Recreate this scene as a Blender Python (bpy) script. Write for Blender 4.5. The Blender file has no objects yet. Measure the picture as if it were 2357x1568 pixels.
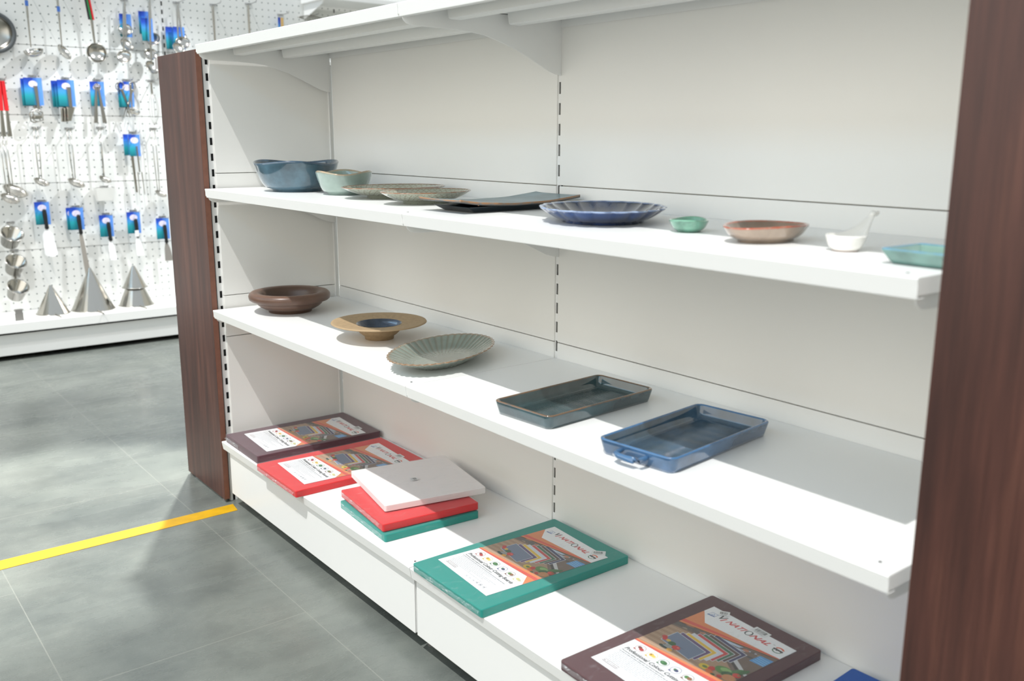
import bpy, math, random
from mathutils import Vector, Matrix
from math import sin, cos, pi, radians as R
random.seed(7)
SC = bpy.context.scene
COL = SC.collection

# ------------------------------------------------------------------ camera
CAM = Vector((3.0001, -1.5645, 1.2617)); YAW, PITCH, ROLL, FPX = 0.9039, 0.2166, 0.0033, 2136.36
fwd = Vector((-sin(YAW)*cos(PITCH), cos(YAW)*cos(PITCH), -sin(PITCH)))
rt = Vector((cos(YAW), sin(YAW), 0)); upv = rt.cross(fwd)
rt, upv = (cos(ROLL)*rt+sin(ROLL)*upv), (cos(ROLL)*upv-sin(ROLL)*rt)
cd = bpy.data.cameras.new('camera'); cam = bpy.data.objects.new('camera', cd); COL.objects.link(cam)
cd.sensor_width = 36; cd.lens = FPX/2357*36; cd.clip_start = .02; cd.clip_end = 200
cam.matrix_world = Matrix((( rt.x, upv.x, -fwd.x, CAM.x), (rt.y, upv.y, -fwd.y, CAM.y), (rt.z, upv.z, -fwd.z, CAM.z), (0, 0, 0, 1)))
cd.dof.use_dof = True; cd.dof.focus_distance = 2.5; cd.dof.aperture_fstop = 3.8
SC.camera = cam

# ------------------------------------------------------------------ light and exposure
SC.view_settings.view_transform = 'Standard'; SC.view_settings.look = 'None'
SC.view_settings.exposure = 0.45; SC.view_settings.gamma = 1; SC.view_settings.use_curve_mapping = False
W = bpy.data.worlds.new('world'); SC.world = W; W.use_nodes = True
bg = W.node_tree.nodes['Background']; bg.inputs[0].default_value = (0.84, 0.93, 1.0, 1); bg.inputs[1].default_value = 0.62

def lamp(name, kind, loc, d, energy, color=(1, 1, 1), **kw):
    l = bpy.data.lights.new(name, kind); o = bpy.data.objects.new(name, l); COL.objects.link(o)
    o.location = loc; o.rotation_euler = Vector(d).to_track_quat('-Z', 'Y').to_euler()
    l.energy = energy; l.color = color
    for k, v in kw.items(): setattr(l, k, v)
    return o
lamp('sun', 'SUN', (0, -4, 8), (-.2, .46, -1), 2.15, (1, .985, .96), angle=R(.7))
lamp('window_daylight', 'AREA', (0, -3.08, 2.97), (0, 1, -.15), 27, (.42, .72, 1), shape='RECTANGLE', size=11, size_y=.36)
lamp('added_front_fill', 'AREA', (2.0, -3.07, 1.8), (0, 1, .0), 50, (1, .965, .90), shape='RECTANGLE', size=7.8, size_y=1.7)  # added warm fill before the solid front wall, to brighten the panels
# ceiling track spots of the shop
lamp('track_spot_floor', 'SPOT', (-1.9, .39, 4.5), Vector((-.25, -1.0, 0))-Vector((-1.9, .39, 4.5)), 1400, (1, .99, .95), spot_size=R(20), spot_blend=.45, shadow_soft_size=.06)
lamp('track_spot_utensils', 'SPOT', (-1.75, 1.35, 3.2), Vector((-3.2, -.3, .1))-Vector((-1.75, 1.35, 3.2)), 185, (.93, .97, 1), spot_size=R(50), spot_blend=.6, shadow_soft_size=.05)
lamp('track_spot_utensils', 'SPOT', (-1.5, -.2, 3.2), Vector((-3.1, -.1, .1))-Vector((-1.5, -.2, 3.2)), 100, (1, .95, .9), spot_size=R(50), spot_blend=.6, shadow_soft_size=.06)

def P(u, v, x=None, y=None, z=None):
    """where the sight line through a measured point of the photo meets a plane of the room"""
    d = fwd + (u-1178.5)/FPX*rt - (v-784)/FPX*upv
    t = (x-CAM.x)/d.x if x is not None else (y-CAM.y)/d.y if y is not None else (z-CAM.z)/d.z
    return CAM + d*t

# ------------------------------------------------------------------ materials
def lin(c):
    return tuple((x/255/12.92 if x/255 <= .04045 else ((x/255+.055)/1.055)**2.4) for x in c) + (1,)
MC = {}
def mat(name, rgb, rough=.5, metal=0, coat=0, bump=0, bscale=50, spec=.5, noise=0, nscale=20, trans=0, sss=0, emit=0):
    if name in MC: return MC[name]
    m = bpy.data.materials.new(name); m.use_nodes = True; MC[name] = m
    nt = m.node_tree; b = nt.nodes['Principled BSDF']
    b.inputs['Base Color'].default_value = lin(rgb); b.inputs['Roughness'].default_value = rough
    b.inputs['Metallic'].default_value = metal; b.inputs['Coat Weight'].default_value = coat; b.inputs['Coat Roughness'].default_value = .05
    b.inputs['Specular IOR Level'].default_value = spec; b.inputs['Transmission Weight'].default_value = trans
    if sss: b.inputs['Subsurface Weight'].default_value = sss; b.inputs['Subsurface Radius'].default_value = (.02, .02, .02); b.inputs['Subsurface Scale'].default_value = 1
    if emit: b.inputs['Emission Color'].default_value = lin(rgb); b.inputs['Emission Strength'].default_value = emit
    tc = nt.nodes.new('ShaderNodeTexCoord')
    if noise:
        n = nt.nodes.new('ShaderNodeTexNoise'); n.inputs['Scale'].default_value = nscale; n.inputs['Detail'].default_value = 4
        nt.links.new(tc.outputs['Object'], n.inputs['Vector'])
        r = nt.nodes.new('ShaderNodeValToRGB'); c = lin(rgb)
        r.color_ramp.elements[0].position = .3; r.color_ramp.elements[1].position = .7
        r.color_ramp.elements[0].color = tuple(max(0, x*(1-noise)) for x in c[:3])+(1,); r.color_ramp.elements[1].color = tuple(min(1, x*(1+noise)) for x in c[:3])+(1,)
        nt.links.new(n.outputs['Fac'], r.inputs['Fac']); nt.links.new(r.outputs['Color'], b.inputs['Base Color'])
    if bump:
        n = nt.nodes.new('ShaderNodeTexNoise'); n.inputs['Scale'].default_value = bscale; n.inputs['Detail'].default_value = 3
        nt.links.new(tc.outputs['Object'], n.inputs['Vector'])
        bp = nt.nodes.new('ShaderNodeBump'); bp.inputs['Strength'].default_value = bump; bp.inputs['Distance'].default_value = .002
        nt.links.new(n.outputs['Fac'], bp.inputs['Height']); nt.links.new(bp.outputs['Normal'], b.inputs['Normal'])
    return m

def nd(nt, t, **kw):
    n = nt.nodes.new(t)
    for k, v in kw.items():
        if k in n.inputs: n.inputs[k].default_value = v
        else: setattr(n, k, v)
    return n
def mixrgb(nt, fac, a, b, blend='MIX'):
    n = nt.nodes.new('ShaderNodeMix'); n.data_type = 'RGBA'; n.blend_type = blend
    for s, v in ((0, fac), (6, a), (7, b)):
        if hasattr(v, 'is_output'): nt.links.new(v, n.inputs[s])
        else: n.inputs[s].default_value = v
    return n.outputs[2]
def glaze(name, body, rim, inner=None, foot=None, mott=.25, rough=.12, nscale=18, speck=0, pattern=None):
    """ceramic glaze: body colour with mottling, a rim colour where the glaze breaks, optional inner and foot colour"""
    if name in MC: return MC[name]
    m = bpy.data.materials.new(name); m.use_nodes = True; MC[name] = m
    nt = m.node_tree; b = nt.nodes['Principled BSDF']; L = nt.links.new
    tc = nd(nt, 'ShaderNodeTexCoord')
    n = nd(nt, 'ShaderNodeTexNoise', Scale=nscale, Detail=6.0); L(tc.outputs['Object'], n.inputs['Vector'])
    r = nd(nt, 'ShaderNodeValToRGB'); r.color_ramp.elements[0].position = .35; r.color_ramp.elements[1].position = .68
    c = lin(body); r.color_ramp.elements[0].color = tuple(x*(1-mott) for x in c[:3])+(1,); r.color_ramp.elements[1].color = tuple(min(1, x*(1+mott*1.6)) for x in c[:3])+(1,)
    L(n.outputs['Fac'], r.inputs['Fac']); colr = r.outputs['Color']
    if inner:
        a = nd(nt, 'ShaderNodeAttribute', attribute_name='inn'); ci = lin(inner)
        dk = mixrgb(nt, .5, ci, r.outputs['Color'], 'MIX'); colr = mixrgb(nt, a.outputs['Fac'], colr, dk)
    if foot:
        a = nd(nt, 'ShaderNodeAttribute', attribute_name='foot'); colr = mixrgb(nt, a.outputs['Fac'], colr, lin(foot))
    if speck:
        v = nd(nt, 'ShaderNodeTexVoronoi', Scale=160.0); L(tc.outputs['Object'], v.inputs['Vector'])
        q = nd(nt, 'ShaderNodeMath', operation='LESS_THAN'); q.inputs[1].default_value = speck; L(v.outputs['Distance'], q.inputs[0])
        colr = mixrgb(nt, q.outputs[0], colr, lin((95, 80, 60)))
    if pattern:      # pressed fish scales: darker glaze pooled in the grooves
        at = nd(nt, 'ShaderNodeAttribute', attribute_name='groove'); colr = mixrgb(nt, at.outputs['Fac'], colr, lin(pattern))
    a = nd(nt, 'ShaderNodeAttribute', attribute_name='rim')
    mm = nd(nt, 'ShaderNodeMath', operation='MULTIPLY'); L(a.outputs['Fac'], mm.inputs[0])
    n2 = nd(nt, 'ShaderNodeTexNoise', Scale=60.0); L(tc.outputs['Object'], n2.inputs['Vector'])
    mr = nd(nt, 'ShaderNodeMapRange'); mr.inputs[1].default_value = .3; mr.inputs[2].default_value = .55; mr.inputs[3].default_value = .45; L(n2.outputs['Fac'], mr.inputs[0])
    L(mr.outputs[0], mm.inputs[1])
    colr = mixrgb(nt, mm.outputs[0], colr, lin(rim)); L(colr, b.inputs['Base Color'])
    b.inputs['Roughness'].default_value = rough; b.inputs['Coat Weight'].default_value = 1.0 if rough < .3 else 0; b.inputs['Coat Roughness'].default_value = .03
    bp = nd(nt, 'ShaderNodeBump', Strength=.12, Distance=.002); L(n.outputs['Fac'], bp.inputs['Height']); L(bp.outputs['Normal'], b.inputs['Normal'])
    return m

M_white = mat('white_powder_coat', (240, 240, 238), .38, spec=.45, bump=.015, bscale=900)
M_panel = mat('white_panel_coat', (240, 239, 235), .42, spec=.45, bump=.02, bscale=700)
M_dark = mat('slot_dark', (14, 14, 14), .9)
M_grey = mat('grey_plastic', (120, 118, 114), .5)
M_black = mat('black_plastic', (24, 25, 27), .42)
M_steel = mat('brushed_steel', (188, 185, 178), .16, metal=1, bump=.05, bscale=30)
M_steel2 = mat('satin_steel', (170, 167, 160), .3, metal=1)
M_wire = mat('hook_wire', (190, 190, 190), .3, metal=1)

def wood_mat():
    m = bpy.data.materials.new('walnut_laminate'); m.use_nodes = True; nt = m.node_tree; b = nt.nodes['Principled BSDF']; L = nt.links.new
    tc = nd(nt, 'ShaderNodeTexCoord'); mp = nd(nt, 'ShaderNodeMapping'); L(tc.outputs['Object'], mp.inputs['Vector'])
    mp.inputs['Scale'].default_value = (1, 1, .07)
    w = nd(nt, 'ShaderNodeTexNoise', Scale=3.0, Detail=2.0); L(mp.outputs[0], w.inputs['Vector'])
    v = nd(nt, 'ShaderNodeVectorMath', operation='MULTIPLY_ADD'); L(w.outputs['Color'], v.inputs[0]); v.inputs[1].default_value = (.10, .1, 0); L(mp.outputs[0], v.inputs[2])
    n = nd(nt, 'ShaderNodeTexNoise', Scale=26.0, Detail=7.0, Roughness=.6); L(v.outputs[0], n.inputs['Vector'])
    r = nd(nt, 'ShaderNodeValToRGB'); e = r.color_ramp.elements; e[0].position = .3; e[0].color = lin((57, 36, 32)); e[1].position = .72; e[1].color = lin((104, 67, 55))
    x = r.color_ramp.elements.new(.5); x.color = lin((79, 49, 42))
    L(n.outputs['Fac'], r.inputs['Fac'])
    mp2 = nd(nt, 'ShaderNodeMapping'); L(tc.outputs['Object'], mp2.inputs['Vector']); mp2.inputs['Scale'].default_value = (1, 1, .02)
    n2 = nd(nt, 'ShaderNodeTexNoise', Scale=150.0, Detail=3.0); L(mp2.outputs[0], n2.inputs['Vector'])
    c = mixrgb(nt, .35, r.outputs['Color'], n2.outputs['Fac'], 'OVERLAY'); L(c, b.inputs['Base Color'])
    b.inputs['Roughness'].default_value = .42; b.inputs['Specular IOR Level'].default_value = .45
    return m
M_wood = wood_mat()
M_woodedge = mat('walnut_edge_band', (126, 84, 68), .5, noise=.1, nscale=40)

# ------------------------------------------------------------------ mesh helpers
class MB:
    def __init__(s): s.v = []; s.f = []; s.m = []; s.attr = {}
    def add(s, vs, fs, mi=0, T=None):
        o = len(s.v); s.v += [tuple(T @ Vector(p)) if T else tuple(p) for p in vs]
        s.f += [tuple(i+o for i in f) for f in fs]; s.m += [mi]*len(fs); return s
    def box(s, a, b, mi=0, T=None):
        (x0, y0, z0), (x1, y1, z1) = a, b
        return s.add([(x0, y0, z0), (x1, y0, z0), (x1, y1, z0), (x0, y1, z0), (x0, y0, z1), (x1, y0, z1), (x1, y1, z1), (x0, y1, z1)],
                     [(0, 3, 2, 1), (4, 5, 6, 7), (0, 1, 5, 4), (1, 2, 6, 5), (2, 3, 7, 6), (3, 0, 4, 7)], mi, T)
    def prism(s, poly, f0, f1, mi=0):
        """poly of 2-tuples; f0/f1 map a 2-tuple to a 3D point of each cap"""
        n = len(poly); vs = [f0(p) for p in poly]+[f1(p) for p in poly]
        return s.add(vs, [tuple(range(n))[::-1], tuple(range(n, 2*n))]+[(i, (i+1) % n, n+(i+1) % n, n+i) for i in range(n)], mi)
    def rings(s, rings, mi=0, cap0=True, cap1=True, closed=True, T=None):
        n = len(rings[0]); vs = [p for r in rings for p in r]; fs = []
        for k in range(len(rings)-1):
            for i in range(n if closed else n-1):
                j = (i+1) % n; fs.append((k*n+i, k*n+j, (k+1)*n+j, (k+1)*n+i))
        if cap0: fs.append(tuple(range(n))[::-1])
        if cap1: fs.append(tuple((len(rings)-1)*n+i for i in range(n)))
        return s.add(vs, fs, mi, T)
    def lathe(s, prof, n=32, mi=0, c=(0, 0, 0), axis='z', cap0=True, cap1=True, T=None):
        rs = []
        for r, z in prof:
            rr = []
            for i in range(n):
                a = 2*pi*i/n; p = (r*cos(a), r*sin(a), z)
                if axis == 'x': p = (p[2], p[0], p[1])
                if axis == 'y': p = (p[1], p[2], p[0])
                rr.append((p[0]+c[0], p[1]+c[1], p[2]+c[2]))
            rs.append(rr)
        return s.rings(rs, mi, cap0, cap1, T=T)
    def tube(s, path, r, n=8, mi=0, flat=1.0, T=None):
        pts = [Vector(p) for p in path]; rs = []
        for i, p in enumerate(pts):
            d = (pts[min(i+1, len(pts)-1)]-pts[max(i-1, 0)]).normalized()
            ref = Vector((1, 0, 0)) if abs(d.x) < .8 else Vector((0, 1, 0))
            a = d.cross(ref).normalized(); b = d.cross(a)
            rad = r[i] if isinstance(r, (list, tuple)) else r
            rs.append([tuple(p+a*cos(2*pi*k/n)*rad+b*sin(2*pi*k/n)*rad*flat) for k in range(n)])
        return s.rings(rs, mi, T=T)
    def build(s, name, mats, parent=None, smooth=False, bevel=0, seg=2, loc=None, rotz=None):
        me = bpy.data.meshes.new(name); me.from_pydata(s.v, [], s.f); me.validate()
        for mt in (mats if isinstance(mats, (list, tuple)) else [mats]): me.materials.append(mt)
        if any(s.m) and len(me.polygons) == len(s.m): me.polygons.foreach_set('material_index', s.m)
        for k, vals in s.attr.items():
            a = me.attributes.new(k, 'FLOAT', 'POINT'); a.data.foreach_set('value', vals)
        if smooth: me.polygons.foreach_set('use_smooth', [True]*len(me.polygons))
        me.update()
        o = bpy.data.objects.new(name, me); COL.objects.link(o)
        if parent: o.parent = parent
        if loc is not None: o.location = loc
        if rotz is not None: o.rotation_euler.z = rotz
        if bevel:
            b = o.modifiers.new('bevel', 'BEVEL'); b.width = bevel; b.segments = seg; b.limit_method = 'ANGLE'; b.angle_limit = R(40)
            if smooth: b.harden_normals = False
        return o

def tag(o, label=None, cat=None, group=None, kind=None):
    for k, v in (('label', label), ('category', cat), ('group', group), ('kind', kind)):
        if v: o[k] = v
    return o
def thing(name, label, cat, loc=(0, 0, 0), rotz=0, group=None):
    o = bpy.data.objects.new(name, None); COL.objects.link(o); o.empty_display_size = .05
    o.location = loc; o.rotation_euler = (0, 0, rotz); return tag(o, label, cat, group)
def struct(name, mb, m, **kw): return tag(mb.build(name, m, **kw), kind='structure')

# ------------------------------------------------------------------ dimensions of the shelving (metres)
D = .464; ZB, Z3, Z2, ZT = .231, .691, 1.092, 1.541; BW = 1.2; XE = 2.415; LIP = .0285; SW = -.026
BACKZ = [.03, .7335, 1.140, 1.541]

# ------------------------------------------------------------------ setting
def floor_mat():
    m = bpy.data.materials.new('grey_stone_tile'); m.use_nodes = True; nt = m.node_tree; b = nt.nodes['Principled BSDF']; L = nt.links.new
    tc = nd(nt, 'ShaderNodeTexCoord')
    n = nd(nt, 'ShaderNodeTexNoise', Scale=1.6, Detail=8.0, Roughness=.62); L(tc.outputs['Object'], n.inputs['Vector'])
    r = nd(nt, 'ShaderNodeValToRGB'); e = r.color_ramp.elements; e[0].position = .3; e[0].color = lin((82, 88, 86)); e[1].position = .72; e[1].color = lin((130, 134, 127))
    L(n.outputs['Fac'], r.inputs['Fac'])
    mp = nd(nt, 'ShaderNodeMapping'); mp.inputs['Scale'].default_value = (2.5, .8, 1); mp.inputs['Rotation'].default_value = (0, 0, .3); L(tc.outputs['Object'], mp.inputs['Vector'])
    n3 = nd(nt, 'ShaderNodeTexNoise', Scale=3.0, Detail=9.0, Roughness=.7, Distortion=.6); L(mp.outputs[0], n3.inputs['Vector'])
    c = mixrgb(nt, .35, r.outputs['Color'], n3.outputs['Fac'], 'OVERLAY')
    n4 = nd(nt, 'ShaderNodeTexNoise', Scale=220.0, Detail=2.0); L(tc.outputs['Object'], n4.inputs['Vector'])
    c = mixrgb(nt, .12, c, n4.outputs['Fac'], 'OVERLAY')
    br = nd(nt, 'ShaderNodeTexBrick', offset=0.5, squash=1.0); br.inputs['Scale'].default_value = 1
    br.inputs['Mortar Size'].default_value = .0016; br.inputs['Brick Width'].default_value = 1.2; br.inputs['Row Height'].default_value = .6; br.inputs['Mortar Smooth'].default_value = .3
    br.inputs['Color1'].default_value = (0, 0, 0, 1); br.inputs['Color2'].default_value = (0, 0, 0, 1); br.inputs['Mortar'].default_value = (1, 1, 1, 1)
    mp3 = nd(nt, 'ShaderNodeMapping'); mp3.inputs['Location'].default_value = (.35, .58, 0); L(tc.outputs['Object'], mp3.inputs['Vector']); L(mp3.outputs[0], br.inputs['Vector'])
    fm = nd(nt, 'ShaderNodeMath', operation='MULTIPLY'); fm.inputs[1].default_value = .28; L(br.outputs['Color'], fm.inputs[0])
    c = mixrgb(nt, fm.outputs[0], c, lin((172, 172, 162)))
    L(c, b.inputs['Base Color']); b.inputs['Specular IOR Level'].default_value = .5
    rr = nd(nt, 'ShaderNodeMapRange'); rr.inputs[3].default_value = .2; rr.inputs[4].default_value = .34; L(n3.outputs['Fac'], rr.inputs[0]); L(rr.outputs[0], b.inputs['Roughness'])
    return m
struct('floor', MB().box((-5, -3.3, -.08), (6.2, 5, 0)), floor_mat())
M_wall = mat('warm_wall_paint', (222, 216, 203), .8)
struct('wall_front', MB().box((-5, -3.3, 0), (6.2, -3.1, 2.74)), M_wall)
struct('wall_right', MB().box((6.0, -3.1, 0), (6.2, 5, 3.2)), M_wall)
struct('wall_left', MB().box((-5, -3.1, 0), (-4.8, 5, 3.4)), M_wall)
struct('wall_back', MB().box((-4.8, 4.8, 0), (6, 5, 3.4)), M_wall)

tape = MB(); tape.prism([(.0, -.444), (.062, -.452), (.070, -1.6), (-.002, -1.6)], lambda p: (p[0], p[1], .0002), lambda p: (p[0], p[1], .0012))
tag(tape.build('floor_tape', mat('yellow_tape', (206, 158, 6), .5, noise=.12, nscale=25)), 'yellow marking tape stuck across the grey floor up to the shelving base', 'tape')

# ------------------------------------------------------------------ shelving unit frame
unit = thing('shelving_unit', 'white metal shelving unit frame with slotted uprights behind all the crockery shelves', 'shelving')
def panel_col(x0, x1, parent):
    for a, b in zip(BACKZ[:-1], BACKZ[1:]):
        MB().box((x0, 0, a+.0012), (x1, .012, b-.0012)).build('back_panel', M_panel, parent, bevel=.0012)
panel_col(.0, 1.1915, unit); panel_col(1.2045, XE, unit)
MB().box((-.02, .0125, 0), (XE, .02, 1.54)).build('backing_sheet', M_panel, unit)
def upright_x(xc, parent):
    # slotted post facing the room, real slots cut through to a black sheet painted as their shade
    mb = MB(); pitch = .0505; y0, y1 = .0035, .0055; z = .03; x0, x1 = xc-.0065, xc+.0065
    sx0, sx1 = xc-.0038, xc+.0055
    mb.box((x0, y0, 0), (sx0, y1, 1.54)); mb.box((sx1, y0, 0), (x1, y1, 1.54))
    while z < 1.52:
        mb.box((sx0, y0, z), (sx1, y1, z+.022)); z += pitch
    mb.build('upright', M_white, parent)
    MB().box((x0, .0118, 0), (x1, .0124, 1.54)).build('slot_shade_sheet', M_dark, parent)
upright_x(1.198, unit)
# kick boards, one per bay
for x0, x1 in ((.012, 1.194), (1.204, XE-.01)):
    kb = MB(); kb.box((x0, -.448, 0.046), (x1, -.444, ZB-LIP-.002)); kb.box((x0, -.444, 0.046), (x0+.004, -.40, ZB-LIP-.002)); kb.box((x1-.004, -.444, 0.046), (x1, -.40, ZB-LIP-.002))
    kb.build('kick_board', M_white, unit, bevel=.0015)
for x in (.03, 1.198, 2.38):
    MB().lathe([(.012, 0), (.012, .012), (.005, .014), (.005, .05)], 16, c=(x, -.40, 0)).build('levelling_foot', M_grey, unit, smooth=False)
    MB().box((x-.012, -.40, .045), (x+.012, -.01, .075)).build('foot_rail', M_white, unit)

BR_TOP = [(-.4555, 1.511), (-.4525, 1.505), (-.446, 1.5), (-.435, 1.4965), (-.41, 1.4955), (-.33, 1.495), (-.274, 1.492), (-.235, 1.488), (-.20, 1.479), (-.155, 1.466), (-.108, 1.447), (-.075, 1.432), (-.045, 1.418), (-.02, 1.411), (0, 1.408)]
def lip(mb, w):   # rolled front edge leaning back towards its foot
    mb.prism([(-D+.0015, 0), (-D, -.0015), (-D+.0045, -LIP), (-D+.006, -LIP), (-D+.0018, -.0015)], lambda p: (0, p[0], p[1]), lambda p: (w, p[0], p[1]))
def shelf(name, label, x0, x1, z, deep=.13, beams=True, group=None):
    t = thing(name, label, 'shelf', (x0, 0, z), 0, group); w = x1-x0
    top = MB()   # folded sheet: deck, front lip, back lip, side folds
    top.box((0, -D+.0015, -.0015), (w, -.001, 0)); lip(top, w); top.box((0, -D+.006, -LIP), (w, -D+.02, -LIP+.0015))
    top.box((0, -.0025, -.02), (w, -.001, -.0015)); top.box((0, -D+.0015, -.024), (.0015, -.0025, -.0015)); top.box((w-.0015, -D+.0015, -.024), (w, -.0025, -.0015))
    top.build('deck', M_white, t, bevel=.0008)
    if beams:
        for yb in (-.354, -.186):
            MB().prism([(0, -.0016), (.004, -.026), (.010, -.028), (.036, -.028), (.042, -.026), (.046, -.0016)], lambda p: (.028, yb+p[0], p[1]), lambda p: (w-.028, yb+p[0], p[1])).build('stiffener', M_white, t)
    k = deep/.13
    poly = [(y, (zz-ZT-.0)*1) for y, zz in BR_TOP]
    base = -LIP-.008
    poly = [(y, base+(q-(1.503-ZT))*k) for y, q in poly] if k != 1 else poly
    poly = poly+[(0, -.003), (-.4555, -.003)]
    for xb in ((.004, w-.0065) if x0 > .5 else (.004,)):
        MB().prism(poly, lambda p: (xb, p[0], p[1]), lambda p: (xb+.0022, p[0], p[1])).build('bracket', M_white, t, bevel=.0005, seg=1)
    for xb in ((w-.03,) if x0 > .5 else (w-.02,)):
        MB().lathe([(.0028, .0001), (.0028, .0004)], 10, c=(xb, -D+.03, 0)).build('pin_hole', M_dark, t)
    return t
shelf('shelf', 'top white metal shelf of the left bay, seen from below', -.015, 1.1985, ZT, group=None)
shelf('shelf', 'top white metal shelf of the right bay with curved bracket at its left end', 1.2005, XE, ZT)
shelf('shelf', 'white metal shelf of the left bay holding the big blue bowl', -.015, 1.1985, Z2, deep=.13)
shelf('shelf', 'white metal shelf of the right bay holding the fluted blue dish', 1.2005, XE, Z2, deep=.13)
shelf('shelf', 'white metal shelf of the left bay holding the brown thick-rimmed bowl', -.015, 1.1985, Z3, deep=.13)
shelf('shelf', 'white metal shelf of the right bay holding two rectangular trays', 1.2005, XE, Z3, deep=.13)
for x0, x1, lb in ((-.015, 1.1985, 'low white base deck of the left bay holding red boards'), (1.2005, XE, 'low white base deck of the right bay holding the teal labelled board')):
    t = thing('base_deck', lb, 'shelf', (x0, 0, ZB)); w = x1-x0
    b = MB(); b.box((0, -D+.0015, -.0015), (w, -.001, 0)); lip(b, w); b.box((0, -D+.006, -LIP), (w, -D+.012, -LIP+.0015)); b.build('deck', M_white, t, bevel=.0008)
    MB().lathe([(.0028, .0001), (.0028, .0004)], 10, c=(w-.02, -D+.03, 0)).build('pin_hole', M_dark, t)

# ------------------------------------------------------------------ neighbouring units closing both ends, with walnut end boards
su = thing('side_shelving_unit', 'white slotted shelving unit standing at right angles, forming the left side wall of the bay', 'shelving')
for a, b in zip([.03, .592, .7335, 1.14], [.592, .7335, 1.14, 1.541]):
    MB().box((SW-.012, -.418, a+.0012), (SW, -.002, b-.0012)).build('side_panel', M_panel, su, bevel=.0012)
MB().box((SW-.06, -.437, .0), (SW-.013, .02, 1.52)).build('core', M_panel, su)
post = MB(); yq0, yq1 = -.4365, -.412; ss0, ss1 = -.4285, -.4195; z = .042; px0, px1 = SW-.0125, SW-.0105
post.box((px0, yq0, 0), (px1, ss0, 1.52)); post.box((px0, ss1, 0), (px1, yq1, 1.52))
while z < 1.53:
    post.box((px0, ss0, z), (px1, ss1, min(z+.027, 1.52))); z += .0505
post.build('upright', M_white, su)
MB().box((px0-.0004, ss0, 0), (px0-.0001, ss1, 1.52)).build('slot_shade_sheet', M_dark, su)  # black sheet in place of the shade inside these slots
MB().box((SW, -.0035, .0), (SW+.007, .0, 1.45)).build('corner_strip', M_white, su)
# the far side of that unit peeks out left of the walnut board
MB().box((-.412, -.44, ZB+.0), (-.37, 1.2, ZB+.03)).build('base_deck', M_white, su, bevel=.002)
MB().box((-.404, -.43, .03), (-.37, 1.15, ZB-.004)).build('kick_board', M_white, su, bevel=.002)
MB().box((-.404, -.47, ZT-.055), (-.3945, -.40, ZT-.02)).build('bracket_end', M_white, su)
MB().box((-.40, -.43, ZT-.04), (-.03, 1.2, ZT-.0295)).build('top_cap', M_white, su)

def end_board(x0, x1, lb, ztop=1.5275, foot_z=.0):
    t = thing('end_panel', lb, 'panel', (x0, -.461, 0)); w = x1-x0
    MB().box((0, 0, .012), (w, .018, ztop)).build('board', M_wood, t, bevel=.0008)
    for s in (w+.0001, -.0005): MB().box((s, .0004, .0125), (s+.0004, .0176, ztop-.0005)).build('edge_band', M_woodedge, t)
    for fx in (.02, w-.02): MB().lathe([(.009, 0), (.009, .008), (.004, .009), (.004, .013)], 14, c=(fx, .009, 0)).build('levelling_foot', M_grey, t)
    return t
end_board(-.392, -.0275, 'grey-brown walnut end board at the far left of the shelving, its edge lit')
end_board(2.443, 3.1, 'dark reddish walnut end board large at the right edge of the photo', 2.2)
sr = MB(); sr.box((2.46, -.44, 0), (2.472, 0, 1.54)); tag(sr.build('side_shelving_unit', M_panel), 'white side sheet hidden behind the right walnut board', 'shelving')


# ------------------------------------------------------------------ crockery
def dish(name, label, cat, mats, loc, rz, sx, sy, prof, n=96, flutes=0, famp=0, fpow=1.0, wave=None, scales=False, smooth=True, fold=None, tilt=None, cap=True):
    """turned or pressed ceramic: prof = [(r 0..1, z, tag)], tag i = inside, o = outside, r = rim, f = foot"""
    t = thing(name, label, cat, loc, rz)
    if tilt: t.rotation_euler = (tilt[0], tilt[1], rz)
    mb = MB(); inn = []; rim = []; ft = []; gr = []
    zmax = max(p[1] for p in prof); rs = []
    for (r, z, tg) in prof:
        row = []
        for i in range(n):
            a = 2*pi*i/n; k = 1.0
            if flutes: k += famp*(abs(cos(a*flutes/2))**fpow-.5)*max(0, (r-.45)/.55)
            zz = z
            if wave: zz = z+wave(a)*(max(0, z)/zmax)**1.5
            x, y = r*k*sx*cos(a), r*k*sy*sin(a)
            if fold: x, y, zz = fold(x, y, zz, r)
            row.append((x, y, zz)); inn.append(1.0 if tg == 'i' else 0.0); rim.append(1.0 if tg == 'r' else 0.0); ft.append(1.0 if tg == 'f' else 0.0)
            g = 0.0
            if scales and .6 < r < .97:
                rowi = int((r-.6)/.075); ph = (a*44/(2*pi) + .5*(rowi % 2)) % 1.0; fr = ((r-.6)/.075) % 1.0
                g = .75 if abs(fr-(1-(2*ph-1)**2)) < .2 else 0.0
            if flutes and not scales and tg == 'i': g = .5*max(0, cos(a*flutes)*-1)
            gr.append(g)
        rs.append(row)
    mb.rings(rs, cap0=True, cap1=cap)
    mb.attr = dict(inn=inn, rim=rim, foot=ft, groove=gr)
    mb.build('body' if name != 'plate' else 'body', mats, t, smooth=smooth)
    return t

def bowl_prof(base, h, depth=.9, wall=.035, foot=.006, curve=.55, lip=.0, steps=14):
    out = [(base*.8, .0015, 'f'), (base*.95, 0, 'f'), (base, 0, 'f'), (base, foot, 'o')]
    for i in range(1, steps+1):
        q = i/steps; out.append((base+(1-base-lip)*q**curve, foot+(h-foot)*q, 'o' if i < steps else 'r'))
    out.append((1-wall*.35, h+.0022, 'r')); out.append((1-wall, h+.0012, 'r'))
    for i in range(steps-1, -1, -1):
        q = i/steps; out.append((max(base*.55, (base+(1-base)*q**curve)-wall), foot+.003+(h-foot-.003)*q, 'i'))
    out.append((base*.25, foot+.0025, 'i'))
    return out

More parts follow.
